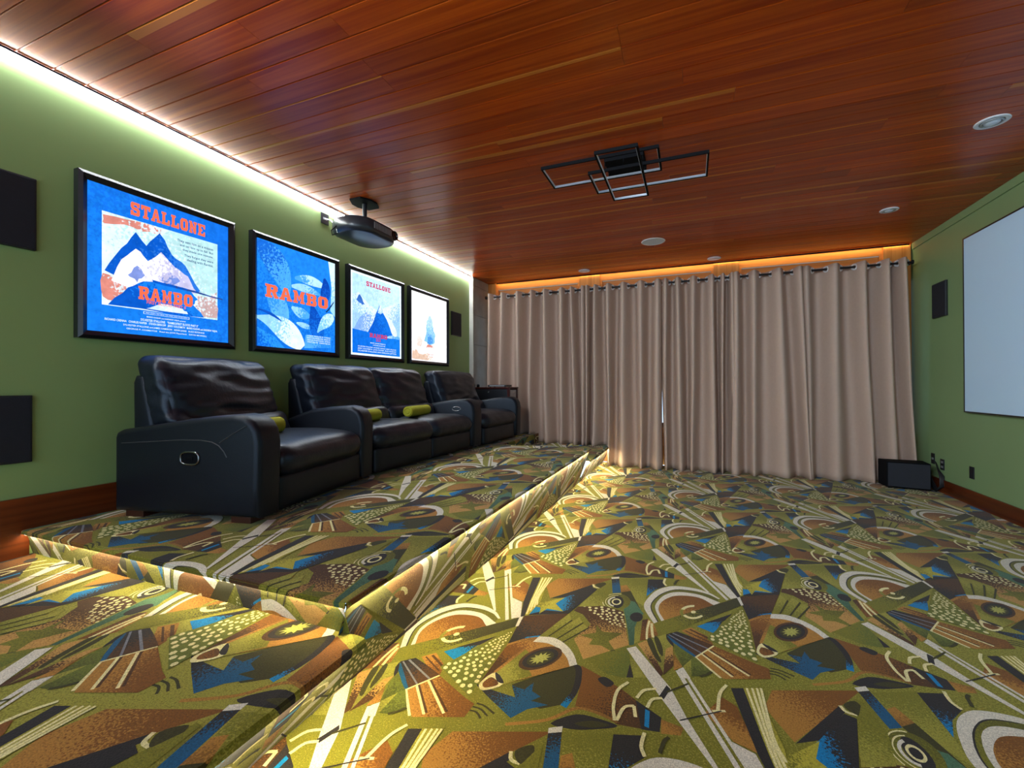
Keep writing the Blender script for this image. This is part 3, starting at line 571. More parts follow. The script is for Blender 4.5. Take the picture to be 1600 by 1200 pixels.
('cc',[-11,-154,-13,-150,-17,-150,-19,-154,-17,-158,-13,-158],0),
('cc',[-29,-555,-34,-544,-45,-544,-50,-555,-45,-566,-34,-566],0),
('cc',[-15,-289,-18,-283,-25,-283,-28,-289,-25,-296,-18,-296],0),
('cc',[-22,-220,-24,-215,-30,-215,-32,-220,-30,-226,-24,-226],0),
('cc',[-28,-195,-31,-190,-36,-190,-38,-195,-36,-200,-31,-200],0),
('ww',[-509,576,-473,606,-319,375,-260,233,-152,14,-162,10,-287,207,-355,314],0),
('kk',[-357,310,-339,301,-319,369,-334,386],0),
('bt',[-203,281,-140,391,-94,357,-49,154,-119,178],[-107,318,-157,234]),
('ww',[-305,491,-291,502,-60,-38,-72,-54],0),
('ww',[-283,505,-274,515,-40,-21,-49,-31],0),
('ww',[-125,176,-60,149,-13,1,-49,-28],0),
('kk',[-107,458,-63,475,-23,171,1,21,-13,0,-54,152],0),
('yy',[-63,475,5,502,-3,393,28,199,17,41,3,25,-23,171],0),
('cc',[-47,481,-40,419,-32,357,-25,297,-19,240,-12,187,-5,138,2,91,8,43,0,41,-7,90,-14,137,-21,186,-27,238,-34,296,-41,356,-48,418,-55,479],0),
('cc',[-28,487,-23,424,-18,360,-14,299,-9,243,-3,198,3,158,9,121,15,83,7,81,0,120,-6,157,-12,196,-17,243,-23,298,-27,359,-32,424,-36,487],0),
('cc',[-11,494,-8,430,-6,363,-3,301,0,247,5,207,11,176,17,149,22,120,14,118,8,147,2,175,-4,206,-8,247,-12,300,-15,363,-17,429,-19,494],0),
('cc',[3,499,4,433,4,365,5,301,7,249,11,214,16,191,22,172,27,150,19,148,13,169,8,189,2,213,-1,249,-4,301,-4,365,-5,433,-5,499],0),
('ww',[-18,-1,-3,13,7,-79,-5,-90],0),
('cc',[-467,348,-475,333,-484,319,-492,304,-497,288,-500,268,-501,245,-500,222,-499,201,-497,182,-493,165,-488,149,-484,131,-496,129,-500,146,-504,162,-508,180,-511,199,-512,221,-513,245,-512,269,-509,290,-503,309,-495,325,-486,339,-477,354],0),
('cc',[-366,345,-378,339,-389,333,-399,327,-407,320,-413,310,-418,298,-422,284,-426,270,-438,274,-433,287,-429,301,-424,315,-417,328,-406,337,-395,344,-383,349,-372,355],0),
('cc',[-432,222,-441,217,-450,214,-457,210,-463,203,-467,190,-471,172,-474,151,-478,132,-490,134,-486,154,-483,174,-479,193,-473,209,-465,219,-455,225,-446,229,-438,232],0),
('cc',[-342,301,-351,296,-360,291,-368,287,-374,281,-378,272,-381,260,-383,247,-386,234,-398,236,-395,249,-393,262,-389,276,-384,287,-376,296,-366,302,-357,306,-348,311],0),
('cc',[-115,469,-122,455,-129,441,-136,426,-141,409,-145,387,-148,362,-150,335,-153,309,-165,311,-162,336,-160,363,-157,389,-153,411,-147,430,-140,446,-132,460,-125,475],0),
('cc',[-431,227,-428,214,-425,200,-422,187,-419,173,-431,171,-434,184,-437,198,-440,211,-443,225],0),
('cc',[-384,9,-389,18,-393,27,-397,37,-400,49,-400,64,-399,80,-397,96,-395,112,-383,110,-385,95,-387,78,-388,63,-388,51,-386,41,-382,32,-378,24,-374,15],0),
('cc',[-179,306,-136,323,-132,313,-175,296],0),
('kk',[-284,214,-149,315,-145,311,-280,210],0),
('dd',[-334,348,-259,429,-253,423,-328,342],0),
('dd',[-308,116,-312,112,-316,108,-318,104,-321,97,-324,86,-326,72,-329,57,-331,42,-343,44,-341,59,-338,74,-336,89,-333,101,-329,110,-325,115,-321,120,-318,124],0),
]
TRIS = []     # (colour pair, layer, gradient, triangles, bounds)
_layer = 0; _prev = None
for key, flat, grad in PRINT:
    pts = [(flat[i]/1000, flat[i+1]/1000) for i in range(0, len(flat), 2)]
    if not (len(pts) == 6 and _prev == key): _layer += 1
    _prev = key if len(pts) == 6 else None
    ids = tessellate_polygon([[Vector((p[0], p[1], 0)) for p in pts]])
    tris = [in_order((pts[a], pts[b], pts[c])) for a, b, c in ids]
    xs = [p[0] for p in pts]; ys = [p[1] for p in pts]
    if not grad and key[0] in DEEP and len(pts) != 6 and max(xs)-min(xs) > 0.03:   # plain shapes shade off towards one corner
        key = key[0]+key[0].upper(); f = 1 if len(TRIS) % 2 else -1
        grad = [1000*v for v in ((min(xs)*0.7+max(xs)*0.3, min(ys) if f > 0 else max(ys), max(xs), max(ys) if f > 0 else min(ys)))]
    TRIS.append((key, _layer, [g/1000 for g in grad] if grad else None, tris, (min(xs), max(xs), min(ys), max(ys))))
LAT_A, LAT_B = (1.02, 0.62), (0.0, 1.272)
def carpet(name, patches, anchor, m='carpet_print', parent=None):
    """patches: (u0, u1, v0, v1, origin, U axis, V axis); pattern coordinates (u, v) in metres"""
    pm = PrintMesh()
    for (u0, u1, v0, v1, org, U, Vv) in patches:
        org, U, Vv = Vector(org), Vector(U), Vector(Vv); nrm = U.cross(Vv).normalized()
        def to3(p, h): return tuple(org+U*(p[0]-u0)+Vv*(p[1]-v0)+nrm*h)
        pm.face([to3(p, 0) for p in ((u0, v0), (u1, v0), (u1, v1), (u0, v1))], CARPET['o'], CARPET['l'], [0.0, 0.5, 0.9, 0.4])
        i0 = int((u0-anchor[0]-0.5)/LAT_A[0])-2; i1 = int((u1-anchor[0]+1.1)/LAT_A[0])+2
        for i in range(i0, i1+1):
            bx = anchor[0]+i*LAT_A[0]; by0 = anchor[1]+i*LAT_A[1]
            j0 = int((v0-by0-0.7)/LAT_B[1])-2; j1 = int((v1-by0+1.0)/LAT_B[1])+2
            for j in range(j0, j1+1):
                by = by0+j*LAT_B[1]
                for key, ly, grad, tris, (ax0, ax1, ay0, ay1) in TRIS:
                    if bx+ax1 < u0 or bx+ax0 > u1 or by+ay1 < v0 or by+ay0 > v1: continue
                    inside = bx+ax0 >= u0 and bx+ax1 <= u1 and by+ay0 >= v0 and by+ay1 <= v1
                    ca, cb = CARPET[key[0]], CARPET[key[1]]
                    for tri in tris:
                        q = [(p[0]+bx, p[1]+by) for p in tri]
                        if not inside:
                            q = clip_poly(q, u0, u1, v0, v1)
                            if not q: continue
                        if grad:
                            gx, gy = grad[2]-grad[0], grad[3]-grad[1]; g2 = gx*gx+gy*gy
                            tt = [((p[0]-bx-grad[0])*gx+(p[1]-by-grad[1])*gy)/g2 for p in q]
                        else: tt = [0.0]*len(q)
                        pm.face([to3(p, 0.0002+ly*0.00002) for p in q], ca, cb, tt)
    return pm.build(name, m, parent)

# ================================================================== THE ROOM
# lower floor
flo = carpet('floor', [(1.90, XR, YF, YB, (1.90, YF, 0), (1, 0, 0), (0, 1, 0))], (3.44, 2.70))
struct(flo, 'patterned olive carpet of the lower floor')
# platform with raked, carpeted risers; u is x unfolded down the riser
ANP = (1.552, 2.47)
def unfold(prof, s0, s1, u_start, along='y'):
    """strips of a step profile [(x, z), ...] swept along y from s0 to s1"""
    out = []; u = u_start
    for (xa, za), (xb, zb) in zip(prof, prof[1:]):
        L_ = math.hypot(xb-xa, zb-za); ax = ((xb-xa)/L_, 0, (zb-za)/L_)
        out.append((u, u+L_, s0, s1, (xa, s0, za), ax, (0, 1, 0))); u += L_
    return out
def unfold_front(prof, x0, x1, v_start):
    """strips of a step profile [(y, z), ...] (going down) swept along x; v runs backwards"""
    out = []; v = v_start
    for (ya, za), (yb, zb) in zip(prof, prof[1:]):
        L_ = math.hypot(yb-ya, zb-za); ax = (0, (ya-yb)/L_, (za-zb)/L_)
        out.append((x0, x1, v-L_, v, (x0, yb, zb), (1, 0, 0), ax)); v -= L_
    return out
Y0, Y1 = 1.19, 5.16
XP = 1.00      # inner part of the platform that runs on to the curtains
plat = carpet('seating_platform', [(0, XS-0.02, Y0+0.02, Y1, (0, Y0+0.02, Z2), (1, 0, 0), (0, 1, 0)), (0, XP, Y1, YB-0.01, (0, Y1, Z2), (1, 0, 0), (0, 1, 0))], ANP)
struct(plat, 'raised carpeted platform under the black recliners')
NOSE = [(XS-0.02, Z2), (XS-0.004, Z2-0.002), (XS, Z2-0.006), (XS-0.0005, Z2-0.019), (XS-0.003, Z2-0.019), (XS-0.0035, Z2-0.011), (XS-0.018, Z2-0.0115)]
FACE = [(XS-0.018, Z2-0.0115), (1.955, 0.0)]
r1 = carpet('riser', unfold(NOSE, Y0+0.006, Y1, XS-0.02)+unfold(FACE, Y0+0.03, Y1, XS+0.05), ANP, parent=plat)
NOSE_N = [(Y0+0.02, Z2), (Y0+0.004, Z2-0.002), (Y0, Z2-0.006), (Y0+0.0005, Z2-0.019), (Y0+0.003, Z2-0.019), (Y0+0.0035, Z2-0.011), (Y0+0.018, Z2-0.0115)]
FACE_N = [(Y0+0.018, Z2-0.0115), (Y0+0.052, Z1)]
r2 = carpet('riser', unfold_front(NOSE_N, 0.0, XS-0.006, Y0+0.02)+unfold_front(FACE_N, 0.0, XS-0.03, Y0-0.05), ANP, parent=plat)
MB().prism([(0, 0), (1.952, 0), (XS-0.021, Z2-0.013), (XS-0.021, Z2-0.002), (0, Z2-0.002)], Y1-0.004, Y1-0.001).build('end_board', 'subfloor', plat)
carpet('riser', [(XP, XP+Z2-Z1, Y1, YB-0.01, (XP, Y1, Z2), (0, 0, -1), (0, 1, 0))], ANP, parent=plat)
# landing in front of the platform and the small one at its far end
def landing(name, x0, x1, y0, y1, anchor, label):
    xs = x1+0.02
    nose = [(x1, Z1), (xs+0.010, Z1-0.004), (xs+0.016, Z1-0.014), (xs+0.0155, Z1-0.029), (xs+0.0125, Z1-0.029), (xs+0.012, Z1-0.0205), (xs-0.006, Z1-0.021)]
    face = [(xs-0.006, Z1-0.021), (1.955, 0.0)]
    o = carpet(name, [(x0, x1, y0, y1, (x0, y0, Z1), (1, 0, 0), (0, 1, 0))], anchor); struct(o, label)
    carpet('riser', unfold(nose, y0, y1, x1)+unfold(face, y0, y1, x1+0.07), anchor, parent=o)
    MB().box((xs-0.004, y0+0.02, Z1-0.0275), (xs+0.007, y1-0.02, Z1-0.0245)).build('led_strip', 'led_step', o)
    return o
landing('entry_landing', 0.0, 2.12, YF, Y0+0.055, (1.70, 1.48), 'low carpeted landing in front of the platform')
landing('far_landing', XP, 2.07, Y1, YB-0.01, (1.56, 4.9), 'low carpeted landing at the curtain end of the platform')
MB().box((XS-0.016, Y0+0.06, Z2-0.0170), (XS-0.007, Y1-0.02, Z2-0.0145)).build('led_strip', 'led_step', plat)
MB().box((0.03, Y0+0.0075, Z2-0.0170), (XS-0.04, Y0+0.0155, Z2-0.0145)).build('led_strip', 'led_step_low', plat)

# walls
struct(MB().box((-0.12, YF, 0), (0, YB+0.2, H+0.1)).build('wall_left', 'green_paint'), 'olive green wall behind the light boxes')
struct(MB().box((XR, YF, 0), (XR+0.12, YB+0.2, H+0.1)).build('wall_right', 'green_paint_screen_wall'), 'green wall that carries the projection screen')
struct(MB().box((XR-0.014, YF, H-0.075), (XR-0.0005, YB-0.02, H-0.001)).build('trim_1', 'green_paint_screen_wall'), 'flat green board along the top of the right wall')
# baseboards: tall timber, one piece stepping down at the landing
bb = MB().prism([(YF, Z1-0.02), (Y0+0.03, Z1-0.02), (Y0+0.03, Z2-0.02), (6.18, Z2-0.02), (6.18, 0.585), (YF, 0.585)], 0.0005, 0.018, 'x').build('baseboard_left', 'base_timber')
struct(bb, 'tall reddish timber baseboard under the light boxes')
struct(MB().box((XR-0.018, YF, 0.0), (XR-0.0005, 6.7, 0.142), 0.003).build('baseboard_right', 'base_timber'), 'dark reddish timber baseboard under the screen')
# ceiling: soffit plate with single boards below it
ceil = MB().box((-0.12, YF, H+0.014), (XR+0.12, YB+0.2, H+0.10)).build('ceiling', 'soffit'); struct(ceil, 'lacquered timber board ceiling')
rng = random.Random(7)
PW = 0.14
pme = bpy.data.meshes.new('plank')
g = 0.004
pme.from_pydata([(0,0,0.014),(0,PW-0.001,0.014),(0,PW-0.001,g),(0,PW-0.001-g,0),(0,g,0),(0,0,g),(1,0,0.014),(1,PW-0.001,0.014),(1,PW-0.001,g),(1,PW-0.001-g,0),(1,g,0),(1,0,g)], [],
                [(0,1,2,3,4,5),(11,10,9,8,7,6)]+[(i, i+6, (i+1) % 6+6, (i+1) % 6) for i in range(6)])
bm = bmesh.new(); bm.from_mesh(pme); bmesh.ops.recalc_face_normals(bm, faces=bm.faces[:]); bm.to_mesh(pme); bm.free()
pme.materials.append(MATS['plank_timber'])
y = YF; row = 0
while y < YB-0.01:
    x = 0.012-rng.uniform(0, 1.6)
    while x < XR:
        L_ = rng.choice((1.5, 1.9, 2.3, 2.7, 3.1)); a, b = max(x, 0.012), min(x+L_, XR-0.002)
        if b-a > 0.05:
            o = bpy.data.objects.new('plank', pme); COL.objects.link(o); o.parent = ceil
            o.location = (a, y, H); o.scale = (b-a-0.0015, 1, 1)
        x += L_
    y += PW; row += 1
# back wall: timber window wall
PX = [(0.06, 0.20), (1.60, 1.92), (3.49, 3.81), (5.39, 5.66)]
bw = root('wall_back', (0, YB, 0), kind='structure', label='timber framed window wall behind the curtains')
MB().box((0.0, 0.06, 2.44), (XR, 0.14, H+0.01)).build('header_beam', 'fir_timber', bw)
MB().box((0.0, 0.06, 0), (XR, 0.14, 0.55)).build('sill_panel', 'fir_timber', bw)
for (a, b) in PX:
    MB().box((a, -0.01, 0), (b, 0.14, H-0.004), 0.004).build('post', 'fir_timber_post', bw)
for i, ((_, a), (b, _)) in enumerate(zip(PX, PX[1:])):
    fr = MB()
    for q in (((a, 0.02, 2.745), (b, 0.06, H-0.004)), ((a, 0.02, 2.60), (b, 0.06, 2.64)), ((a, 0.02, 2.64), (a+0.03, 0.06, 2.745)), ((b-0.03, 0.02, 2.64), (b, 0.06, 2.745))):
        fr.box(*q)
    fr.build('header_frame', 'fir_timber', bw)
    MB().box((a+0.03, 0.035, 2.735), (b-0.03, 0.05, 2.745)).build('bead', 'pale_edge', bw)
    w = root('window_%d' % (i+1), (a, YB+0.08, 0.55), kind='structure', label='tall window hidden behind the curtains')
    W_ = b-a; mid = W_/2; fr = MB()
    for q in (((0, -0.03, 0), (0.06, 0.03, 1.90)), ((W_-0.06, -0.03, 0), (W_, 0.03, 1.90)), ((0.06, -0.03, 0), (W_-0.06, 0.03, 0.06)), ((0.06, -0.03, 1.84), (W_-0.06, 0.03, 1.90)), ((mid-0.03, -0.03, 0.06), (mid+0.03, 0.03, 1.84))):
        fr.box(*q)
    fr.build('frame', 'window_frame_paint', w)
    for a2, b2 in ((0.06, mid-0.03), (mid+0.03, W_-0.06)):
        MB().box((a2, -0.004, 0.06), (b2, 0.004, 1.84)).build('pane', 'window_glass', w)
# stone clad pier at the end of the poster wall
pier = root('stone_pier', (0, 6.2, 0), kind='structure', label='grey stone pier between the light boxes and the curtains')
MB().box((0.0, 0.012, 0), (0.052, YB-6.2, H)).build('core', 'concrete_tile', pier)
zz = 0.42
while zz < H-0.02:
    z1 = min(zz+0.46, H-0.002); MB().box((0.052, 0.012, zz+0.003), (0.064, YB-6.2-0.02, z1-0.003), 0.002).build('tile', 'concrete_tile', pier); zz = z1
    
MB().box((0.0, 0.0, 0.42), (0.066, 0.012, H)).build('edge_trim', 'pale_edge', pier)
# light strips of the room
cove = root('cove_light', (0, 0, H), label='long white light strip glowing along the top of the poster wall', cat='light strip')
MB().prism([(0.0005, -0.001), (0.034, -0.001), (0.030, -0.012), (0.0005, -0.034)], YF, 6.19).build('diffuser', 'led_white', cove)
MB().box((0.034, YF, -0.012), (0.038, 6.19, -0.001)).build('channel_lip', 'black_satin', cove)
warm = root('warm_light_strip', (0, YB, H), label='amber light strip glowing along the ceiling above the curtains', cat='light strip')
MB().box((0.22, -0.028, -0.010), (5.64, -0.014, -0.003)).build('diffuser', 'led_warm', warm)
MB().box((0.22, -0.036, -0.020), (5.64, -0.030, -0.001)).build('channel_lip', 'black_satin', warm)
# ================================================================== SEATS
def frame(tf, tl):
    cf, sf, cl, sl = math.cos(tf), math.sin(tf), math.cos(tl), math.sin(tl)
    return lambda v: Vector((v[0]*cf-v[1]*sl, v[0]*sf+v[1]*cl, v[2]))
def arm(rt, T, q0, q1, depth, f0=0.0, handle=None):
    s = depth/0.94
    prof = [(f0, 0.035), (f0, 0.45), (f0+0.012, 0.478), (f0+0.05, 0.494)]
    prof += [(f*s, z) for f, z in ((0.285, 0.526), (0.492, 0.556), (0.648, 0.574), (0.779, 0.584), (0.843, 0.574), (0.893, 0.546), (0.922, 0.502), (0.936, 0.43), (0.930, 0.2), (0.925, 0.035)) if f*s > f0+0.06]
    a = padded_slab(prof, q0, q1, 0.034, 5).map(T).build('arm', 'black_leather_smooth', rt, 50)
    for f in ((f0+0.05, f0+0.17), (depth-0.20, depth-0.08)):
        b = MB().box((f[0], q0+0.03, 0.0), (f[1], q0+0.13, 0.036), 0.003).map(T).build('foot', 'foot_wood', rt)
    if handle is not None:
        q = handle
        for pts in ([(0.06, 0.418), (0.227, 0.428), (0.458, 0.443), (0.581, 0.443), (0.648, 0.435), (0.692, 0.417), (0.724, 0.385), (0.741, 0.356)], [(0.697, 0.431), (0.779, 0.48), (0.862, 0.524)]):
            MB().tube([(p[0]*s, q-0.0005, p[1]) for p in pts], 0.0032, 6).map(T).build('seam', 'seam_leather', a, 40)
        h = MB().tube([(0.512*s+0.058*math.copysign(abs(math.cos(t))**0.7, math.cos(t)), q-0.003, 0.345+0.034*math.copysign(abs(math.sin(t))**0.7, math.sin(t))) for t in [2*PI*k/28 for k in range(28)]], 0.0065, 8, closed=True).map(T).build('release_handle', 'dark_chrome', a, 60)
        h['label'] = 'chrome ringed recline handle'
        hh = MB()
        hh.add([(0.512*s+0.054*math.cos(2*PI*k/20), q-0.001, 0.345+0.03*math.sin(2*PI*k/20)) for k in range(20)]+[(0.512*s+0.054*math.cos(2*PI*k/20), q-0.004, 0.345+0.03*math.sin(2*PI*k/20)) for k in range(20)],
               [tuple(range(20)), tuple(range(39, 19, -1))]+[(k, (k+1) % 20, (k+1) % 20+20, k+20) for k in range(20)])
        hh.box((0.49*s, q-0.008, 0.336), (0.535*s, q-0.003, 0.354), 0.002)
        hh.map(T).build('handle_cup', 'black_satin', a, 40)
    return a
def seat(rt, T, q0, q1, b0, b1, depth, seed, lean=0.30, top=0.915):
    w = q1-q0
    # base box and footrest panel
    MB().box((0.16, q0+0.01, 0.05), (depth-0.10, q1-0.01, 0.23)).map(T).build('base', 'black_satin', rt)
    c = cushion(0.07, w-0.012, 0.20, 0.022, (0.012, 0, 0), 12, 0.003, seed, (9, 5, 9)); c.map(lambda v: T(Vector((v.x+depth-0.062, v.y+(q0+q1)/2, v.z+0.125)))).build('footrest_panel', 'black_leather_smooth', rt, 70)
    # seat cushion, front edge rolled over
    sd = depth-0.22
    c = cushion(sd, w-0.006, 0.21, 0.085, (0.006, 0.0, 0.022), 22, 0.006, seed+5, (6, 10, 6))
    def sh(v):
        k = max(0, v.x/(sd/2)); z = v.z-0.030*k*k*(1 if v.z > 0 else -0.2)
        return T(Vector((v.x+0.22+sd/2+0.008, v.y+(q0+q1)/2, z+0.318-0.01)))
    c.map(sh).build('seat_cushion', 'black_leather', rt, 80)
    # back: shell, upper cushion and a lumbar pad
    def lean_at(z): return -lean*(z-0.40)
    sb = padded_slab([(0.025, 0.05), (0.025, 0.52), (0.022, 0.76), (0.04, 0.80), (0.10, 0.80), (0.17, 0.50), (0.20, 0.05)], b0-0.015, b1+0.015, 0.025, 3).map(T).build('back_shell', 'black_leather_smooth', rt, 50)
    bw, hh = b1-b0, top-0.47
    c = cushion(0.19, bw, hh, 0.058, (0.035, 0.010, 0.012), 36, 0.019, seed+9, (6, 2.8, 10))
    c.map(lambda v: T(Vector((v.x+0.245+lean_at(v.z+0.47+hh/2), v.y+(b0+b1)/2, v.z+0.47+hh/2)))).build('back_cushion', 'black_leather', rt, 80)
    m0, m1 = (b0*0.55+q0*0.45), (b1*0.55+q1*0.45)
    c = cushion(0.20, m1-m0-0.02, 0.22, 0.06, (0.02, 0.0, 0.0), 16, 0.009, seed+3, (6, 4, 8))
    c.map(lambda v: T(Vector((v.x+0.285+lean_at(v.z+0.44), v.y+(m0+m1)/2, v.z+0.44)))).build('lumbar_pad', 'black_leather', rt, 80)
D2R = PI/180
# near recliner
T1 = frame(11*D2R, 11*D2R)
r = root('recliner', (0.18, 1.50, Z2), label='nearest black leather recliner, with a recline handle on its outer arm', cat='recliner', group='black leather recliner row')
seat(r, T1, 0.185, 1.075, 0.10, 0.965, 0.935, 1.3)
arm(r, T1, 0.0, 0.185, 0.94, 0.0, 0.0)
arm(r, T1, 1.075, 1.255, 0.93, 0.26)
# two-seat section
T2 = frame(13*D2R, -1*D2R)
r = root('loveseat', (0.075, 2.765, Z2), label='black leather two-seat recliner section in the middle of the row', cat='loveseat', group='black leather recliner row')
seat(r, T2, 0.005, 0.845, -0.02, 0.80, 0.80, 4.7)
seat(r, T2, 0.85, 1.64, 0.815, 1.60, 0.80, 8.2)
arm(r, T2, 1.645, 1.86, 0.81, 0.10)
h = MB().tube([(0.60+0.05*math.cos(t), 1.642, 0.47+0.022*math.sin(t)) for t in [2*PI*k/24 for k in range(24)]], 0.006, 8, closed=True).map(T2).build('release_handle', 'dark_chrome', r, 60)
h['label'] = 'oval recline handle set in the inner face of the arm'
# far recliner
T3 = frame(14*D2R, -1*D2R)
r = root('recliner', (0.14, 4.665, Z2), label='farthest black leather recliner, beside the dark cabinet and curtains', cat='recliner', group='black leather recliner row')
seat(r, T3, 0.005, 0.965, 0.0, 0.93, 0.80, 12.4)
arm(r, T3, 0.97, 1.13, 0.81, 0.10)

def bolster(loc, rz, L_, rad, label):
    prof = [(0.001, -L_/2-0.004), (rad*0.35, -L_/2-0.006), (rad*0.45, -L_/2-0.001), (rad*0.75, -L_/2-0.006), (rad*0.95, -L_/2+0.006), (rad, -L_/2+0.03), (rad*1.04, 0), (rad, L_/2-0.03), (rad*0.95, L_/2-0.006), (rad*0.75, L_/2+0.006), (rad*0.45, L_/2+0.001), (rad*0.35, L_/2+0.006), (0.001, L_/2+0.004)]
    rt = root('bolster_pillow', loc, rz, label, 'pillow', 'lime green bolster pillows')
    MB().lathe(prof, (0, 0, rad), 24, 'y').build('cover', 'lime_velvet', rt, 50)
    for s in (-1, 1): MB().tube([((rad*0.93)*math.cos(2*PI*k/24), s*(L_/2-0.004), rad+(rad*0.93)*math.sin(2*PI*k/24)) for k in range(24)], 0.004, 6, closed=True).build('piping', 'lime_velvet', rt, 60)
    return rt
ZS = Z2+0.432
bolster((0.57, 3.93, ZS-0.003), 8*D2R, 0.44, 0.052, 'lime green bolster pillow lying in full view on the middle two-seater')
bolster((0.70, 1.97, ZS-0.003), 10*D2R, 0.42, 0.052, 'lime green bolster pillow mostly hidden behind the nearest arm rest')
bolster((0.62, 3.07, ZS-0.003), 8*D2R, 0.38, 0.052, 'lime green bolster pillow with only its end peeking past the second arm rest')

# ================================================================== LIGHT BOX POSTERS
def text_mesh(body, size, mt, parent, u, v, width=None, offs=0.0, align='CENTER', name='lettering', lift=0.0035, W=1.0, Hh=1.0, shear=0.0):
    """lettering standing on the print; u, v in 0..1 of the panel, size = letter height as a share of the panel"""
    cu = bpy.data.curves.new(name, 'FONT'); cu.body = body; cu.align_x = align; cu.align_y = 'CENTER'; cu.size = 1.0; cu.offset = offs; cu.resolution_u = 3
    cu.shear = shear
    to = bpy.data.objects.new('tmp', cu); COL.objects.link(to)
    dg = bpy.context.evaluated_depsgraph_get(); dg.update()
    me = bpy.data.meshes.new_from_object(to.evaluated_get(dg)); bpy.data.objects.remove(to, do_unlink=True)
    if not me.vertices: return None
    xs = [q.co.x for q in me.vertices]; ys = [q.co.y for q in me.vertices]
    w0, h0 = max(xs)-min(xs), max(ys)-min(ys); cx, cy = (max(xs)+min(xs))/2, (max(ys)+min(ys))/2
    sy = size*Hh/h0; sx = (width*W/w0) if width else sy
    x_an = {'CENTER': cx, 'LEFT': min(xs), 'RIGHT': max(xs)}[align]
    for q in me.vertices:
        x, y_ = (q.co.x-x_an)*sx, (q.co.y-cy)*sy
        q.co = Vector((lift, u*W+x, v*Hh+y_))
    me.name = name
    return link(name, me, mt, parent)
# heavy slab-serif capitals drawn from bars, unit cell 1 x 1
SLAB = {
 'S': [[(0.05,0.62),(0.05,0.88),(0.17,1.0),(0.75,1.0),(0.80,0.94),(0.80,1.0),(0.95,1.0),(0.95,0.66),(0.70,0.66),(0.62,0.78),(0.36,0.78),(0.36,0.66),(0.80,0.60),(0.96,0.46),(0.96,0.12),(0.84,0.0),(0.28,0.0),(0.20,0.06),(0.20,0.0),(0.05,0.0),(0.05,0.36),(0.30,0.36),(0.38,0.22),(0.66,0.22),(0.66,0.36),(0.18,0.44)]],
 'T': [[(0.02,1),(0.98,1),(0.98,0.64),(0.78,0.64),(0.74,0.80),(0.66,0.80),(0.66,0.18),(0.78,0.18),(0.78,0),(0.22,0),(0.22,0.18),(0.34,0.18),(0.34,0.80),(0.26,0.80),(0.22,0.64),(0.02,0.64)]],
 'A': [[(0.36,1),(0.64,1),(0.90,0.18),(1.0,0.18),(1.0,0),(0.58,0),(0.58,0.18),(0.62,0.18),(0.59,0.28),(0.41,0.28),(0.38,0.18),(0.42,0.18),(0.42,0),(0,0),(0,0.18),(0.10,0.18)],],
 'L': [[(0.04,1),(0.56,1),(0.56,0.82),(0.44,0.82),(0.44,0.22),(0.70,0.22),(0.76,0.44),(0.96,0.44),(0.96,0),(0.04,0),(0.04,0.18),(0.14,0.18),(0.14,0.82),(0.04,0.82)]],
 'N': [[(0.02,1),(0.36,1),(0.66,0.46),(0.66,0.82),(0.56,0.82),(0.56,1),(0.98,1),(0.98,0.82),(0.88,0.82),(0.88,0),(0.62,0),(0.34,0.52),(0.34,0.18),(0.44,0.18),(0.44,0),(0.02,0),(0.02,0.18),(0.12,0.18),(0.12,0.82),(0.02,0.82)]],
 'E': [[(0.04,1),(0.96,1),(0.96,0.64),(0.78,0.64),(0.72,0.80),(0.44,0.80),(0.44,0.60),(0.60,0.60),(0.60,0.40),(0.44,0.40),(0.44,0.20),(0.72,0.20),(0.78,0.38),(0.96,0.38),(0.96,0),(0.04,0),(0.04,0.18),(0.14,0.18),(0.14,0.82),(0.04,0.82)]],
 'R': [[(0.04,1),(0.78,1),(0.94,0.88),(0.94,0.58),(0.80,0.46),(0.92,0.18),(1.0,0.18),(1.0,0),(0.70,0),(0.52,0.42),(0.44,0.42),(0.44,0.18),(0.54,0.18),(0.54,0),(0.04,0),(0.04,0.18),(0.14,0.18),(0.14,0.82),(0.04,0.82)]],
 'M': [[(0.02,1),(0.32,1),(0.50,0.50),(0.68,1),(0.98,1),(0.98,0.82),(0.90,0.82),(0.90,0.18),(0.98,0.18),(0.98,0),(0.60,0),(0.60,0.18),(0.66,0.18),(0.66,0.60),(0.54,0.20),(0.46,0.20),(0.34,0.60),(0.34,0.18),(0.40,0.18),(0.40,0),(0.02,0),(0.02,0.18),(0.10,0.18),(0.10,0.82),(0.02,0.82)]],
 'B': [[(0.04,1),(0.78,1),(0.93,0.88),(0.93,0.62),(0.84,0.52),(0.96,0.42),(0.96,0.12),(0.80,0),(0.04,0),(0.04,0.18),(0.14,0.18),(0.14,0.82),(0.04,0.82)]],
 'O': [[(0.22,1),(0.78,1),(0.96,0.80),(0.96,0.20),(0.78,0),(0.22,0),(0.04,0.20),(0.04,0.80)]],
 'I': [[(0.12,1),(0.88,1),(0.88,0.82),(0.70,0.82),(0.70,0.18),(0.88,0.18),(0.88,0),(0.12,0),(0.12,0.18),(0.30,0.18),(0.30,0.82),(0.12,0.82)]],
}
HOLES = {'A': [[(0.50,0.74),(0.56,0.46),(0.44,0.46)]], 'R': [[(0.44,0.80),(0.62,0.80),(0.62,0.62),(0.44,0.62)]], 'B': [[(0.44,0.80),(0.61,0.80),(0.61,0.62),(0.44,0.62)], [(0.44,0.40),(0.63,0.40),(0.63,0.20),(0.44,0.20)]], 'O': [[(0.42,0.78),(0.58,0.78),(0.62,0.70),(0.62,0.30),(0.58,0.22),(0.42,0.22),(0.38,0.30),(0.38,0.70)]]}
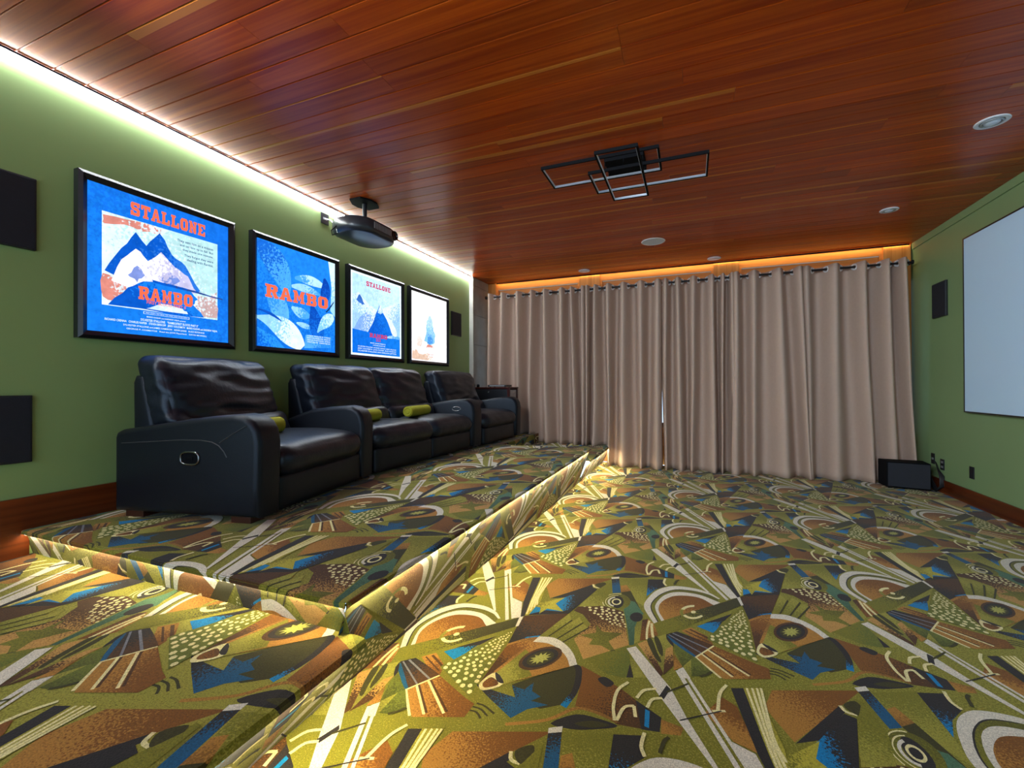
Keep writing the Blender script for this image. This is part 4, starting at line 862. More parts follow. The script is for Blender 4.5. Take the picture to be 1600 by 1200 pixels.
def slab_text(word, u0, u1, v0, v1, mt, parent, W, Hh, lift=0.004):
    b = MB(); n = len(word); step = (u1-u0)/n
    for i, ch in enumerate(word):
        loops = [[Vector((p[0], p[1], 0)) for p in L_] for L_ in SLAB[ch]]+[[Vector((p[0], p[1], 0)) for p in L_] for L_ in HOLES.get(ch, [])]
        fl = [p for L_ in loops for p in L_]
        vs = [(lift, (u0+(i+0.03+p.x*0.94)*step)*W, (v0+p.y*(v1-v0))*Hh) for p in fl]
        b.add(vs, [tuple(t) for t in tessellate_polygon(loops)])
    return b.build('lettering', mt, parent)
def poster(name, y0, y1, z0, z1, label, art):
    W, Hh = y1-y0, z1-z0; fw = 0.045
    rt = root(name, (0.001, y0, z0), 0, label, 'poster', 'backlit film posters on the green wall')
    b = MB(); t = 0.055
    for q in ([(0, 0), (W, 0), (W-fw, fw), (fw, fw)], [(W, 0), (W, Hh), (W-fw, Hh-fw), (W-fw, fw)], [(W, Hh), (0, Hh), (fw, Hh-fw), (W-fw, Hh-fw)], [(0, Hh), (0, 0), (fw, fw), (fw, Hh-fw)]):
        # bevelled frame bar: outer edge lower, crest near the middle
        o = [(0.0, p[0], p[1]) for p in q]+[(t-0.012 if k < 2 else t-0.02, p[0], p[1]) for k, p in enumerate(q)]
        mid = [((q[0][0]*0.6+q[3][0]*0.4), (q[0][1]*0.6+q[3][1]*0.4)), ((q[1][0]*0.6+q[2][0]*0.4), (q[1][1]*0.6+q[2][1]*0.4))]
        o += [(t, mid[0][0], mid[0][1]), (t, mid[1][0], mid[1][1])]
        b.add(o, [(0, 1, 5, 4), (4, 5, 9, 8), (8, 9, 6, 7), (2, 3, 7, 6), (0, 3, 2, 1), (0, 4, 8, 7, 3), (1, 2, 6, 9, 5)])
    b.build('frame', 'black_frame', rt)
    MB().box((0.002, fw*0.6, fw*0.6), (t-0.028, W-fw*0.6, Hh-fw*0.6)).build('case', 'black_plastic', rt)
    pw, ph = W-2*fw, Hh-2*fw
    pr = root('backlit_print', (t-0.0275, fw, fw)); pr.parent = rt
    pm = PrintMesh(); ly = 0
    for it in art['shapes']:
        pts, ca, cb, grad = it
        ly += 1
        loops = [[Vector((p[0], p[1], 0)) for p in pts]]
        for tri in tessellate_polygon(loops):
            q = in_order([pts[k] for k in tri])
            if grad:
                gx, gy = grad[2]-grad[0], grad[3]-grad[1]; g2 = gx*gx+gy*gy
                tt = [((p[0]-grad[0])*gx+(p[1]-grad[1])*gy)/g2 for p in q]
            else: tt = [0.0]*3
            pm.face([(ly*0.00008, p[0]*pw, p[1]*ph) for p in q], srgb(*ca), srgb(*cb), tt)
    po = pm.build('artwork', art.get('mat', 'lightbox_print'), pr)
    for tx in art['text']:
        if tx[0] == 'slab': slab_text(tx[1], tx[2], tx[3], tx[4], tx[5], tx[6], pr, pw, ph)
        else: text_mesh(tx[1], tx[4], tx[6], pr, tx[2], tx[3], tx[5], tx[7] if len(tx) > 7 else 0.0, tx[8] if len(tx) > 8 else 'CENTER', W=pw, Hh=ph)
    return rt
FULL = [(0, 0), (1, 0), (1, 1), (0, 1)]
rp = random.Random(11)
def crag(pts, rough=0.012, n=3):
    """roughen an outline a little so that hills and rocks look hand painted"""
    out = []
    for (a, b) in zip(pts, pts[1:]+pts[:1]):
        for k in range(n):
            t = k/n; out.append((a[0]+(b[0]-a[0])*t+(rp.uniform(-rough, rough) if k else 0), a[1]+(b[1]-a[1])*t+(rp.uniform(-rough, rough) if k else 0)))
    return out
BLUE, DBLUE, PALE, LILAC, RUST, MINT = (22, 118, 222), (10, 84, 190), (214, 234, 244), (188, 186, 222), (206, 130, 118), (176, 218, 222)
art1 = {'shapes': [
    (FULL, BLUE, (20, 106, 214), (0, 0, 1, 1)),
    ([(0.085, 0.185), (0.905, 0.185), (0.905, 0.825), (0.085, 0.825)], PALE, MINT, (0.2, 0.3, 0.8, 0.8)),
    (crag([(0.09, 0.80), (0.30, 0.82), (0.52, 0.82), (0.46, 0.76), (0.26, 0.77), (0.10, 0.74)], 0.012), PALE, RUST, (0.5, 0.7, 0.2, 0.85)),
    (crag([(0.09, 0.24), (0.09, 0.40), (0.20, 0.36), (0.34, 0.30), (0.20, 0.22)], 0.014), RUST, PALE, (0.1, 0.3, 0.35, 0.36)),
    (crag([(0.62, 0.20), (0.90, 0.20), (0.90, 0.42), (0.80, 0.36), (0.66, 0.36)], 0.012), PALE, (190, 160, 160), (0.6, 0.4, 0.9, 0.2)),
    # dark blue ridge under a broad lilac massif, blue foothills below
    (crag([(0.10, 0.42), (0.20, 0.60), (0.29, 0.74), (0.36, 0.66), (0.45, 0.78), (0.54, 0.64), (0.64, 0.58), (0.76, 0.40), (0.60, 0.34), (0.36, 0.32)], 0.008), DBLUE, (40, 110, 206), (0.3, 0.7, 0.6, 0.4)),
    (crag([(0.14, 0.36), (0.20, 0.52), (0.29, 0.62), (0.37, 0.55), (0.46, 0.64), (0.56, 0.55), (0.66, 0.50), (0.74, 0.38), (0.60, 0.33), (0.36, 0.31)], 0.010), LILAC, (232, 232, 250), (0.66, 0.4, 0.3, 0.5)),
    (crag([(0.24, 0.42), (0.30, 0.50), (0.35, 0.44), (0.30, 0.38)], 0.008), (120, 140, 206), LILAC, (0.3, 0.46, 0.4, 0.53)),
    (crag([(0.45, 0.42), (0.52, 0.51), (0.60, 0.45), (0.52, 0.38)], 0.008), (110, 134, 204), LILAC, (0.6, 0.46, 0.5, 0.53)),
    (crag([(0.12, 0.19), (0.24, 0.33), (0.34, 0.395), (0.52, 0.41), (0.66, 0.40), (0.74, 0.33), (0.70, 0.28), (0.79, 0.19)], 0.010), DBLUE, BLUE, (0.4, 0.2, 0.5, 0.4)),
    (crag([(0.36, 0.20), (0.46, 0.25), (0.62, 0.235), (0.66, 0.20)], 0.008), (190, 216, 244), PALE, (0.4, 0.2, 0.6, 0.25)),
    (crag([(0.40, 0.418), (0.62, 0.402), (0.95, 0.372), (0.95, 0.362), (0.62, 0.385), (0.40, 0.402)], 0.004), DBLUE, (40, 70, 140), (0.4, 0.4, 0.9, 0.37)),
    ([(0.34, 0.158), (0.67, 0.158), (0.67, 0.176), (0.34, 0.176)], PALE, PALE, None),
    ([(0.344, 0.160), (0.666, 0.160), (0.666, 0.174), (0.344, 0.174)], BLUE, BLUE, None),
  ], 'text': [
    ('slab', 'STALLONE', 0.25, 0.80, 0.855, 0.95, 'ink_orange'), ('slab', 'RAMBO', 0.30, 0.70, 0.26, 0.355, 'ink_orange'),
    ('t', 'FIRST BLOOD PART II', 0.50, 0.246, 0.022, 0.28, 'ink_orange', 0.01),
    ('t', 'No man, no law, no war can stop him.', 0.505, 0.167, 0.010, 0.30, 'ink_white'),
    ('t', 'They sent him on a mission', 0.865, 0.765, 0.026, 0.29, 'ink_navy', 0.012, 'RIGHT'), ('t', 'and set him up to fail. But', 0.865, 0.733, 0.022, 0.27, 'ink_navy', 0.012, 'RIGHT'),
    ('t', 'they made one mistake.', 0.865, 0.701, 0.022, 0.25, 'ink_navy', 0.012, 'RIGHT'), ('t', 'They forgot they were', 0.865, 0.660, 0.024, 0.235, 'ink_navy', 0.012, 'RIGHT'), ('t', 'dealing with Rambo.', 0.865, 0.628, 0.026, 0.215, 'ink_navy', 0.012, 'RIGHT'),
    ('t', 'MARIO KASSAR and ANDREW VAJNA present', 0.50, 0.137, 0.014, 0.28, 'ink_white', 0.01), ('t', 'SYLVESTER STALLONE   \u201cRAMBO/FIRST BLOOD PART II\u201d', 0.53, 0.113, 0.018, 0.42, 'ink_white', 0.015),
    ('t', 'RICHARD CRENNA   CHARLES NAPIER   STEVEN BERKOFF   JERRY GOLDSMITH   MARIO KASSAR and ANDREW VAJNA', 0.50, 0.087, 0.020, 0.80, 'ink_white', 0.015),
    ('t', 'SYLVESTER STALLONE and JAMES CAMERON   KEVIN JARRE   BUZZ FEITSHANS', 0.50, 0.061, 0.016, 0.58, 'ink_white', 0.012), ('t', 'GEORGE P. COSMATOS   Read the JOVE Paperback   DAVID MORRELL', 0.52, 0.037, 0.014, 0.58, 'ink_white', 0.01)]}
def swoop(a, b, c, w0, w1, n=14):
    L1, L2 = [], []
    for k in range(n+1):
        t = k/n; x = (1-t)**2*a[0]+2*t*(1-t)*b[0]+t*t*c[0]; y_ = (1-t)**2*a[1]+2*t*(1-t)*b[1]+t*t*c[1]
        dx = 2*(1-t)*(b[0]-a[0])+2*t*(c[0]-b[0]); dy = 2*(1-t)*(b[1]-a[1])+2*t*(c[1]-b[1]); l = math.hypot(dx, dy); w = (w0+(w1-w0)*t)*math.sin(PI*(0.08+0.84*t))
        L1.append((min(1, max(0, x-dy/l*w)), min(1, max(0, y_+dx/l*w)))); L2.append((min(1, max(0, x+dy/l*w)), min(1, max(0, y_-dx/l*w))))
    return L1+L2[::-1]
SKY = (70, 156, 236)
art2 = {'shapes': [
    (FULL, (18, 108, 214), (30, 128, 230), (0, 0, 0.4, 1)),
    (swoop((0.0, 0.95), (0.3, 0.85), (0.35, 0.5), 0.16, 0.10), (24, 100, 204), (70, 160, 240), (0.0, 1.0, 0.4, 0.6)),
    ([(0.90, 1), (1, 1), (1, 0.40), (0.93, 0.46), (0.95, 0.72), (0.92, 0.88)], (206, 236, 250), (150, 206, 246), (1, 0.9, 0.92, 0.5)),
    (swoop((0.44, 0.72), (0.66, 0.76), (0.86, 0.70), 0.05, 0.05), SKY, (176, 220, 250), (0.5, 0.7, 0.7, 0.76)),
    (swoop((0.40, 0.63), (0.60, 0.66), (0.80, 0.60), 0.05, 0.03), (150, 206, 248), SKY, (0.5, 0.66, 0.8, 0.6)),
    (swoop((0.84, 0.80), (0.90, 0.66), (0.80, 0.50), 0.06, 0.08), (12, 66, 170), (16, 84, 190), (0.8, 0.8, 0.9, 0.5)),
    (swoop((0.10, 0.56), (0.22, 0.44), (0.34, 0.28), 0.06, 0.14), (50, 140, 232), (90, 172, 242), (0.1, 0.5, 0.3, 0.3)),
    (swoop((0.40, 0.42), (0.52, 0.36), (0.64, 0.36), 0.05, 0.06), (140, 200, 246), SKY, (0.4, 0.42, 0.62, 0.34)),
    (swoop((0.46, 0.27), (0.56, 0.25), (0.68, 0.235), 0.028, 0.03), (150, 206, 248), (60, 150, 236), (0.5, 0.26, 0.7, 0.22)),
    (swoop((0.66, 0.50), (0.72, 0.30), (0.78, 0.10), 0.05, 0.14), (12, 74, 178), (18, 100, 206), (0.66, 0.5, 0.8, 0.1)),
    (swoop((0.74, 0.20), (0.84, 0.34), (0.98, 0.40), 0.03, 0.10), (120, 190, 244), (190, 228, 250), (0.76, 0.2, 0.98, 0.42)),
    (swoop((0.0, 0.27), (0.30, 0.25), (0.54, 0.02), 0.05, 0.17), (140, 200, 246), (214, 238, 252), (0.1, 0.2, 0.45, 0.1)),
    (swoop((0.0, 0.34), (0.14, 0.34), (0.28, 0.26), 0.012, 0.016), (16, 78, 180), (16, 78, 180), None),
    ([(0.0, 0.0), (0.32, 0.0), (0.20, 0.10), (0.0, 0.18)], (16, 100, 208), (40, 140, 232), (0, 0, 0.2, 0.15)),
    ([(0.56, 0.02), (0.94, 0.05), (0.94, 0.17), (0.58, 0.16)], (80, 160, 234), (40, 130, 226), (0.6, 0.1, 0.9, 0.1)),
    (crag([(0.86, 0.44), (0.90, 0.48), (0.98, 0.57), (0.985, 0.56), (0.91, 0.465), (0.87, 0.43)], 0.001, 2), (16, 48, 100), (16, 48, 100), None),
  ], 'text': [('slab', 'RAMBO', 0.08, 0.90, 0.47, 0.595, 'ink_orange')]+[('t', s, 0.76, 0.155-0.022*k, 0.014, 0.33, 'ink_white', 0.01) for k, s in enumerate(('A FILM BY  PRODUCED BY  STARRING', 'EXECUTIVE PRODUCERS  MUSIC BY', 'DIRECTOR OF PHOTOGRAPHY  EDITED BY', 'WRITTEN BY  DIRECTED BY'))]}
ICE = (170, 210, 244)
art3 = {'mat': 'lightbox_print_bright', 'shapes': [
    ([(0, 0), (1, 0), (1, 1), (0, 1)], (220, 238, 252), (214, 234, 250), None),
    ([(0.03, 0.025), (0.97, 0.025), (0.97, 0.975), (0.03, 0.975)], ICE, (190, 224, 250), (0.2, 0.5, 0.9, 1.0)),
    (crag([(0.03, 0.30), (0.03, 0.72), (0.14, 0.76), (0.30, 0.66), (0.50, 0.58), (0.50, 0.28)], 0.010), (150, 192, 236), (206, 228, 250), (0.1, 0.4, 0.3, 0.75)),
    (crag([(0.52, 0.28), (0.58, 0.62), (0.78, 0.70), (0.97, 0.76), (0.97, 0.28)], 0.010), (206, 226, 248), (140, 184, 234), (0.6, 0.6, 0.95, 0.4)),
    (crag([(0.10, 0.66), (0.16, 0.74), (0.26, 0.62), (0.18, 0.63)], 0.010), (50, 100, 180), (70, 120, 190), None),
    # layered dark blue peaks in front of the pale range
    (crag([(0.05, 0.30), (0.16, 0.46), (0.30, 0.55), (0.40, 0.50), (0.55, 0.62), (0.66, 0.54), (0.78, 0.50), (0.90, 0.36), (0.90, 0.28)], 0.008), (120, 160, 220), (206, 222, 246), (0.1, 0.4, 0.6, 0.55)),
    (crag([(0.30, 0.28), (0.40, 0.42), (0.47, 0.56), (0.55, 0.68), (0.60, 0.58), (0.68, 0.50), (0.76, 0.38), (0.82, 0.28)], 0.006), (12, 84, 190), (20, 104, 206), (0.4, 0.3, 0.7, 0.5)),
    (crag([(0.50, 0.56), (0.55, 0.68), (0.60, 0.58), (0.56, 0.55)], 0.006), (206, 222, 246), (150, 190, 236), (0.52, 0.66, 0.6, 0.56)),
    ([(0.03, 0.025), (0.97, 0.025), (0.97, 0.27), (0.72, 0.285), (0.44, 0.29), (0.03, 0.31)], (14, 100, 206), (18, 112, 214), (0, 0, 1, 0.2)),
    (crag([(0.62, 0.262), (0.97, 0.255), (0.97, 0.29), (0.80, 0.30)], 0.008), (160, 200, 240), (90, 160, 228), (0.7, 0.3, 0.9, 0.26)),
  ], 'text': [('slab', 'STALLONE', 0.27, 0.76, 0.862, 0.922, 'ink_red'), ('slab', 'RAMBO', 0.33, 0.69, 0.236, 0.288, 'ink_red'), ('slab', 'III', 0.455, 0.555, 0.192, 0.230, 'ink_red'),
    ('t', 'MARIO KASSAR PRESENTS', 0.50, 0.166, 0.014, 0.30, 'ink_white', 0.01), ('t', 'A PETER MACDONALD FILM', 0.52, 0.140, 0.014, 0.24, 'ink_white', 0.01)]+
    [('t', s, 0.50, 0.108-0.026*k, 0.018, 0.76, 'ink_white', 0.015) for k, s in enumerate(('SYLVESTER STALLONE  RICHARD CRENNA  MARC DE JONGE', 'JERRY GOLDSMITH  JOHN STANIER  BUZZ FEITSHANS', 'SYLVESTER STALLONE AND SHELDON LETTICH'))]}
art4 = {'mat': 'lightbox_print_bright', 'shapes': [
    (FULL, (238, 236, 244), (252, 250, 250), (0, 0, 0.5, 0.8)),
    (crag([(0.03, 0.02), (0.97, 0.02), (0.97, 0.10), (0.80, 0.14), (0.62, 0.09), (0.46, 0.13), (0.24, 0.10), (0.10, 0.16), (0.03, 0.12)], 0.016), (240, 232, 228), (206, 176, 156), (0.5, 0.14, 0.4, 0.02)),
    (crag([(0.14, 0.22), (0.16, 0.36), (0.24, 0.40), (0.30, 0.30), (0.24, 0.20)], 0.016), (240, 236, 240), (222, 204, 196), (0.1, 0.4, 0.25, 0.25)),
    (crag([(0.34, 0.30), (0.40, 0.46), (0.40, 0.60), (0.48, 0.70), (0.56, 0.66), (0.60, 0.52), (0.66, 0.40), (0.62, 0.28), (0.48, 0.25)], 0.018), (176, 210, 240), (120, 180, 232), (0.6, 0.7, 0.5, 0.3)),
    (crag([(0.42, 0.27), (0.44, 0.44), (0.50, 0.52), (0.56, 0.46), (0.58, 0.28)], 0.014), (70, 140, 210), (140, 190, 232), (0.5, 0.3, 0.5, 0.5)),
    (crag([(0.38, 0.20), (0.46, 0.26), (0.58, 0.25), (0.66, 0.19), (0.52, 0.22)], 0.014), (196, 130, 120), (232, 214, 210), (0.5, 0.25, 0.6, 0.2)),
  ], 'text': [('t', 'john rambo', 0.52, 0.105, 0.030, 0.16, 'ink_rust', 0.01), ('t', '2008', 0.52, 0.07, 0.020, 0.10, 'ink_rust')]}
PZ0, PZ1 = 1.429, 2.373
poster('lightbox_poster', 1.404, 2.326, PZ0, PZ1, 'nearest lit poster, bright blue around a pale panel of blue peaks', art1)
poster('lightbox_poster', 2.468, 3.392, PZ0, PZ1, 'lit poster covered in blue swirls with large orange lettering across its middle', art2)
poster('lightbox_poster', 3.514, 4.447, PZ0, PZ1, 'lit ice blue poster with red heading, single dark peak and dark blue foot', art3)
poster('lightbox_poster', 4.558, 5.497, PZ0, PZ1, 'farthest lit poster, nearly white with a pale blue smudge', art4)
# ================================================================== CURTAINS
YC = 6.50; RODZ = 2.565
rod = root('curtain_rod', (0, YC, RODZ), label='long black curtain rod across the window wall', cat='curtain rod')
MB().tube([(0.16, 0, 0), (5.56, 0, 0)], 0.0125, 12).build('pole', 'rod_metal', rod, 40)
for x in (0.15, 5.57): MB().lathe([(0.013, -0.012), (0.024, -0.01), (0.026, 0.0), (0.024, 0.01), (0.013, 0.012)], (x, 0, 0), 16, 'x').build('finial', 'rod_metal', rod, 40)
for x in (0.19, 1.76, 3.70, 5.54):
    MB().box((x-0.012, -0.006, -0.03), (x+0.012, YB-YC-0.02, -0.014), 0.002).build('bracket', 'rod_metal', rod)
gr_me = None
def curtain(ridges, x0t, x1t, x0b, x1b, zb, label, seed, amp=0.105, dy=0.0):
    """grommet curtain: cloth crosses in front of the rod at each ridge and behind it half way between"""
    global gr_me
    rr = random.Random(seed)
    rt = root('curtain', (0, YC+dy, 0), label=label, cat='curtain', group='beige grommet curtains')
    knots = []                                           # (x, phase)
    for i, x in enumerate(ridges): knots.append((x, 2*PI*i))
    first = ridges[0]-x0t; last = x1t-ridges[-1]
    knots = [(x0t, -min(PI*0.9, first*30))]+knots+[(x1t, 2*PI*(len(ridges)-1)+min(PI*0.9, last*30))]
    def phase(x):
        for (a, p), (b, q) in zip(knots, knots[1:]):
            if x <= b or (b, q) == knots[-1]:
                t = (x-a)/max(1e-6, b-a); return p+(q-p)*min(1.0, max(0.0, t))
    def zbot(x): return zb(x) if callable(zb) else zb
    nx = max(30, int((x1t-x0t)*110)); nz = 36; V_ = []; F_ = []
    ztop = RODZ+0.045
    for j in range(nz+1):
        t = j/nz; 
        for i in range(nx+1):
            s = i/nx; xt = x0t+(x1t-x0t)*s; xb = x0b+(x1b-x0b)*s
            ph = phase(xt); z = ztop+(zbot(xb)-ztop)*t
            w = 0.030*math.sin(ph*0.5+seed)*t+0.030*(noise.noise((xt*2.2, t*1.6, seed)))*t**0.7
            c = math.cos(ph); c = 2*((1+c)/2)**1.2-1
            a = amp*(1.0+0.25*t*noise.noise((xt*3, seed*3.1, t)))
            yy = -a*c-0.02*t*(noise.noise((xt*1.3, t*2, seed+9)))
            if t > 0.94: yy -= (t-0.94)*0.5*(0.5+0.5*noise.noise((xt*6, 2, seed)))
            x = xt+(xb-xt)*t**1.2+w
            V_.append((x, yy, z))
    for j in range(nz):
        for i in range(nx):
            a = j*(nx+1)+i; F_.append((a, a+nx+1, a+nx+2, a+1))
    b = MB(); b.v = V_; b.f = F_
    me = bpy.data.meshes.new('fabric'); me.from_pydata(V_, [], F_); me.shade_smooth()
    o = link('fabric', me, 'curtain_fabric', rt)
    sd = o.modifiers.new('thickness', 'SOLIDIFY'); sd.thickness = 0.004; sd.offset = 0
    # grommets where the cloth passes the rod
    if gr_me is None:
        g_ = MB().tube([(0, 0.030*math.cos(2*PI*k/20), 0.030*math.sin(2*PI*k/20)) for k in range(20)], 0.011, 8, closed=True)
        go = g_.build('grommet', 'nickel', None, 60); gr_me = go.data; bpy.data.objects.remove(go, do_unlink=True)
    ph_max = 2*PI*(len(ridges)-1)+PI*0.9
    k = -1
    xs = [x0t+(x1t-x0t)*i/400 for i in range(401)]
    for xa, xb in zip(xs, xs[1:]):
        pa, pb = phase(xa), phase(xb)
        for m_ in range(-1, 2*len(ridges)):
            tgt = PI/2+PI*m_
            if pa <= tgt < pb:
                g_ = bpy.data.objects.new('grommet', gr_me); COL.objects.link(g_); g_.parent = rt; g_.location = ((xa+xb)/2, -dy, RODZ)
                g_.rotation_euler = (0, 0, 0.8 if m_ % 2 else -0.8)
    return rt
def zb1(x): return Z2+0.004 if x < XP else Z1+0.004
curtain([0.24, 0.46, 0.72, 0.95, 1.15, 1.42, 1.56, 1.73], 0.20, 1.785, 0.16, 1.81, zb1, 'beige curtain beside the stone pier, hanging behind the dark cabinet', 1.3)
curtain([1.80, 1.91, 2.10, 2.31, 2.55, 2.78], 1.77, 2.827, 1.76, 2.820, lambda x: (Z1+0.004 if x < 2.05 else 0.006), 'beige curtain falling over the end of the carpeted step', 2.9)
curtain([2.88, 3.03, 3.23, 3.46, 3.59, 3.69], 2.825, 3.735, 2.838, 3.73, 0.006, 'beige curtain just right of the narrow daylight gap', 4.1)
curtain([3.74, 3.94, 4.22, 4.44], 3.705, 4.495, 3.69, 4.60, 0.006, 'beige curtain of few broad folds, second from the screen wall', 6.6, dy=-0.02)
curtain([4.51, 4.81, 5.09, 5.32, 5.47], 4.465, 5.53, 4.50, 5.60, 0.006, 'beige curtain nearest the screen wall, hanging behind the subwoofer', 8.8)

# ================================================================== CEILING FITTINGS
fx = root('ceiling_light', (2.75, 3.42, H), label='black ceiling light of three overlapping open rectangles', cat='ceiling light')
MB().box((-0.14, -0.12, -0.055), (0.14, 0.13, -0.0005), 0.004).build('canopy', 'black_satin', fx)
def rect_frame(x0, x1, y0, y1, z, nm):
    b = MB(); t, h = 0.012, 0.022
    for q in (((x0, y0, z), (x1, y0+t, z+h)), ((x0, y1-t, z), (x1, y1, z+h)), ((x0, y0+t, z), (x0+t, y1-t, z+h)), ((x1-t, y0+t, z), (x1, y1-t, z+h))): b.box(*q)
    f = b.build('frame', 'black_satin', fx)
    b = MB(); e = 0.003; zz0, zz1 = z+0.003, z+h-0.003
    for q in (((x0+t, y0+t, zz0), (x1-t, y0+t+e, zz1)), ((x0+t, y1-t-e, zz0), (x1-t, y1-t, zz1)), ((x0+t, y0+t+e, zz0), (x0+t+e, y1-t-e, zz1)), ((x1-t-e, y0+t+e, zz0), (x1-t, y1-t-e, zz1))): b.box(*q)
    b.build('diffuser', 'light_grille', f)
rect_frame(-0.575, 0.255, -0.28, 0.07, -0.105, 'upper')
rect_frame(-0.255, 0.57, -0.14, 0.23, -0.135, 'middle')
rect_frame(-0.14, 0.14, -0.485, 0.32, -0.175, 'lower')
for p, q in (((-0.134, 0.064, -0.105), (-0.134, 0.064, -0.05)), ((0.134, 0.064, -0.105), (0.134, 0.064, -0.05)), ((-0.134, -0.11, -0.175), (-0.134, -0.11, -0.05)), ((0.134, -0.11, -0.175), (0.134, -0.11, -0.05)), ((0.0, -0.134, -0.135), (0.0, -0.116, -0.05))):
    MB().tube([p, q], 0.004, 8).build('stem', 'black_satin', fx, 40)
sp = root('ceiling_speaker', (2.79, 5.50, H), label='round pale ceiling speaker behind the black ceiling light', cat='speaker')
MB().lathe([(0.132, -0.001), (0.136, -0.004), (0.132, -0.009), (0.122, -0.010), (0.120, -0.006), (0.05, -0.004), (0.001, -0.004)], (0, 0, 0), 40).build('rim', 'white_plastic', sp, 40)
MB().lathe([(0.120, -0.005), (0.119, -0.008), (0.07, -0.0095), (0.001, -0.010)], (0, 0, 0), 40).build('grille', 'light_grille', sp, 60)
def downlight(x, y, rad, label, gimbal):
    rt = root('downlight', (x, y, H), label=label, cat='downlight', group='recessed downlights')
    MB().lathe([(rad, -0.0005), (rad*1.02, -0.004), (rad*0.97, -0.008), (rad*0.74, -0.008), (rad*0.70, -0.004), (rad*0.70, -0.0005)], (0, 0, 0), 32).build('trim_ring', 'white_plastic', rt, 40)
    if gimbal:
        MB().lathe([(rad*0.66, -0.001), (rad*0.66, -0.012), (rad*0.56, -0.014), (rad*0.52, -0.008), (rad*0.52, -0.001)], (0, 0, 0), 28).build('gimbal_ring', 'grey_metal', rt, 40)
        MB().lathe([(rad*0.5, -0.002), (rad*0.45, -0.012), (rad*0.2, -0.016), (0.001, -0.016)], (0, 0, 0), 24).build('bulb', 'light_grille', rt, 60)
    else:
        MB().lathe([(rad*0.7, -0.002), (rad*0.62, -0.006), (0.001, -0.007)], (0, 0, 0), 24).build('lens', 'white_plastic', rt, 60)
downlight(5.01, 3.83, 0.085, 'tilting downlight nearest the camera, at upper right of the ceiling', True)
downlight(4.99, 5.39, 0.075, 'small tilting downlight between the ceiling speaker and screen wall', True)
downlight(3.49, 6.55, 0.085, 'white downlight above the middle curtains', False)
downlight(1.74, 6.52, 0.085, 'white downlight above the left curtains', False)
downlight(0.9, 0.5, 0.085, 'added fill lamp housing in the ceiling over the landing, nearest the poster wall', True)  # this and the next two: unseen housings added for the fill spots
downlight(1.7, 0.0, 0.085, 'added fill lamp housing in the ceiling over the landing, beside the camera', True)
downlight(2.4, -0.4, 0.085, 'added fill lamp housing in the ceiling above the low step, behind the camera', True)
# projector on its mount
pj = root('projector', (0.40, 3.33, H), label='black projector hanging from the timber ceiling above the posters', cat='projector')
mt = MB(); mt.prism([(-0.11, -0.04), (-0.06, -0.13), (0.06, -0.13), (0.11, -0.04), (0.11, 0.04), (0.06, 0.13), (-0.06, 0.13), (-0.11, 0.04)], -0.014, -0.0005, 'z')
mp_ = mt.build('ceiling_plate', 'black_satin', pj)
MB().tube([(0, 0, -0.011), (0, 0, -0.17)], 0.021, 16).build('mount_pole', 'black_plastic', pj, 40)
b = MB().box((-0.07, -0.07, -0.192), (0.07, 0.07, -0.18), 0.003)
for a in range(4):
    x, y_ = 0.15*math.cos(PI/4+a*PI/2), 0.15*math.sin(PI/4+a*PI/2); b.tube([(x*0.3, y_*0.3, -0.186), (x, y_, -0.198), (x, y_, -0.212)], 0.008, 8)
b.lathe([(0.03, -0.18), (0.036, -0.165), (0.03, -0.15)], (0, 0, 0), 16); b.build('mount_bracket', 'black_plastic', pj, 40)
def rounded_rect(w, d, r, n=8):
    out = []
    for cx, cy, a0 in ((w/2-r, d/2-r, 0), (-w/2+r, d/2-r, 90), (-w/2+r, -d/2+r, 180), (w/2-r, -d/2+r, 270)):
        out += [(cx+r*math.cos((a0+90*k/n)*D2R), cy+r*math.sin((a0+90*k/n)*D2R)) for k in range(n+1)]
    return out
def plate_stack(levels, w, d, r):
    b = MB(); rings = []
    for z, ins in levels:
        rings.append([(x, y_, z) for x, y_ in rounded_rect(w-2*ins, d-2*ins, max(0.01, r-ins))])
    n = len(rings[0]); vs = [p for q in rings for p in q]
    fs = [(i*n+k, i*n+(k+1) % n, (i+1)*n+(k+1) % n, (i+1)*n+k) for i in range(len(rings)-1) for k in range(n)]+[tuple(range(n))[::-1], tuple((len(rings)-1)*n+k for k in range(n))]
    return b.add(vs, fs)
body = plate_stack([(-0.345, 0.045), (-0.338, 0.02), (-0.32, 0.004), (-0.30, 0.0), (-0.235, 0.004), (-0.218, 0.02), (-0.212, 0.045)], 0.42, 0.60, 0.19).build('body', 'projector_shell', pj, 40)
for k in range(12): MB().box((0.2085, -0.125+k*0.021, -0.30), (0.213, -0.115+k*0.021, -0.245)).build('vent_slat', 'grey_metal', body)
for k in range(8): MB().box((-0.09+k*0.022, -0.283, -0.30), (-0.08+k*0.022, -0.2785, -0.245)).build('vent_slat', 'grey_metal', body)
MB().lathe([(0.040, -0.004), (0.048, 0.006), (0.044, 0.016), (0.036, 0.018), (0.034, 0.008), (0.03, 0.004), (0.001, 0.010)], (0.192, 0.18, -0.275), 24, 'x').build('lens', 'projector_lens', body, 40)
b = MB().tube([(-0.05, -0.285, -0.29), (-0.08, -0.33, -0.35), (-0.05, -0.35, -0.40), (-0.02, -0.32, -0.38), (-0.06, -0.29, -0.33)], 0.005, 6); b.build('cable', 'cable_black', pj, 60)
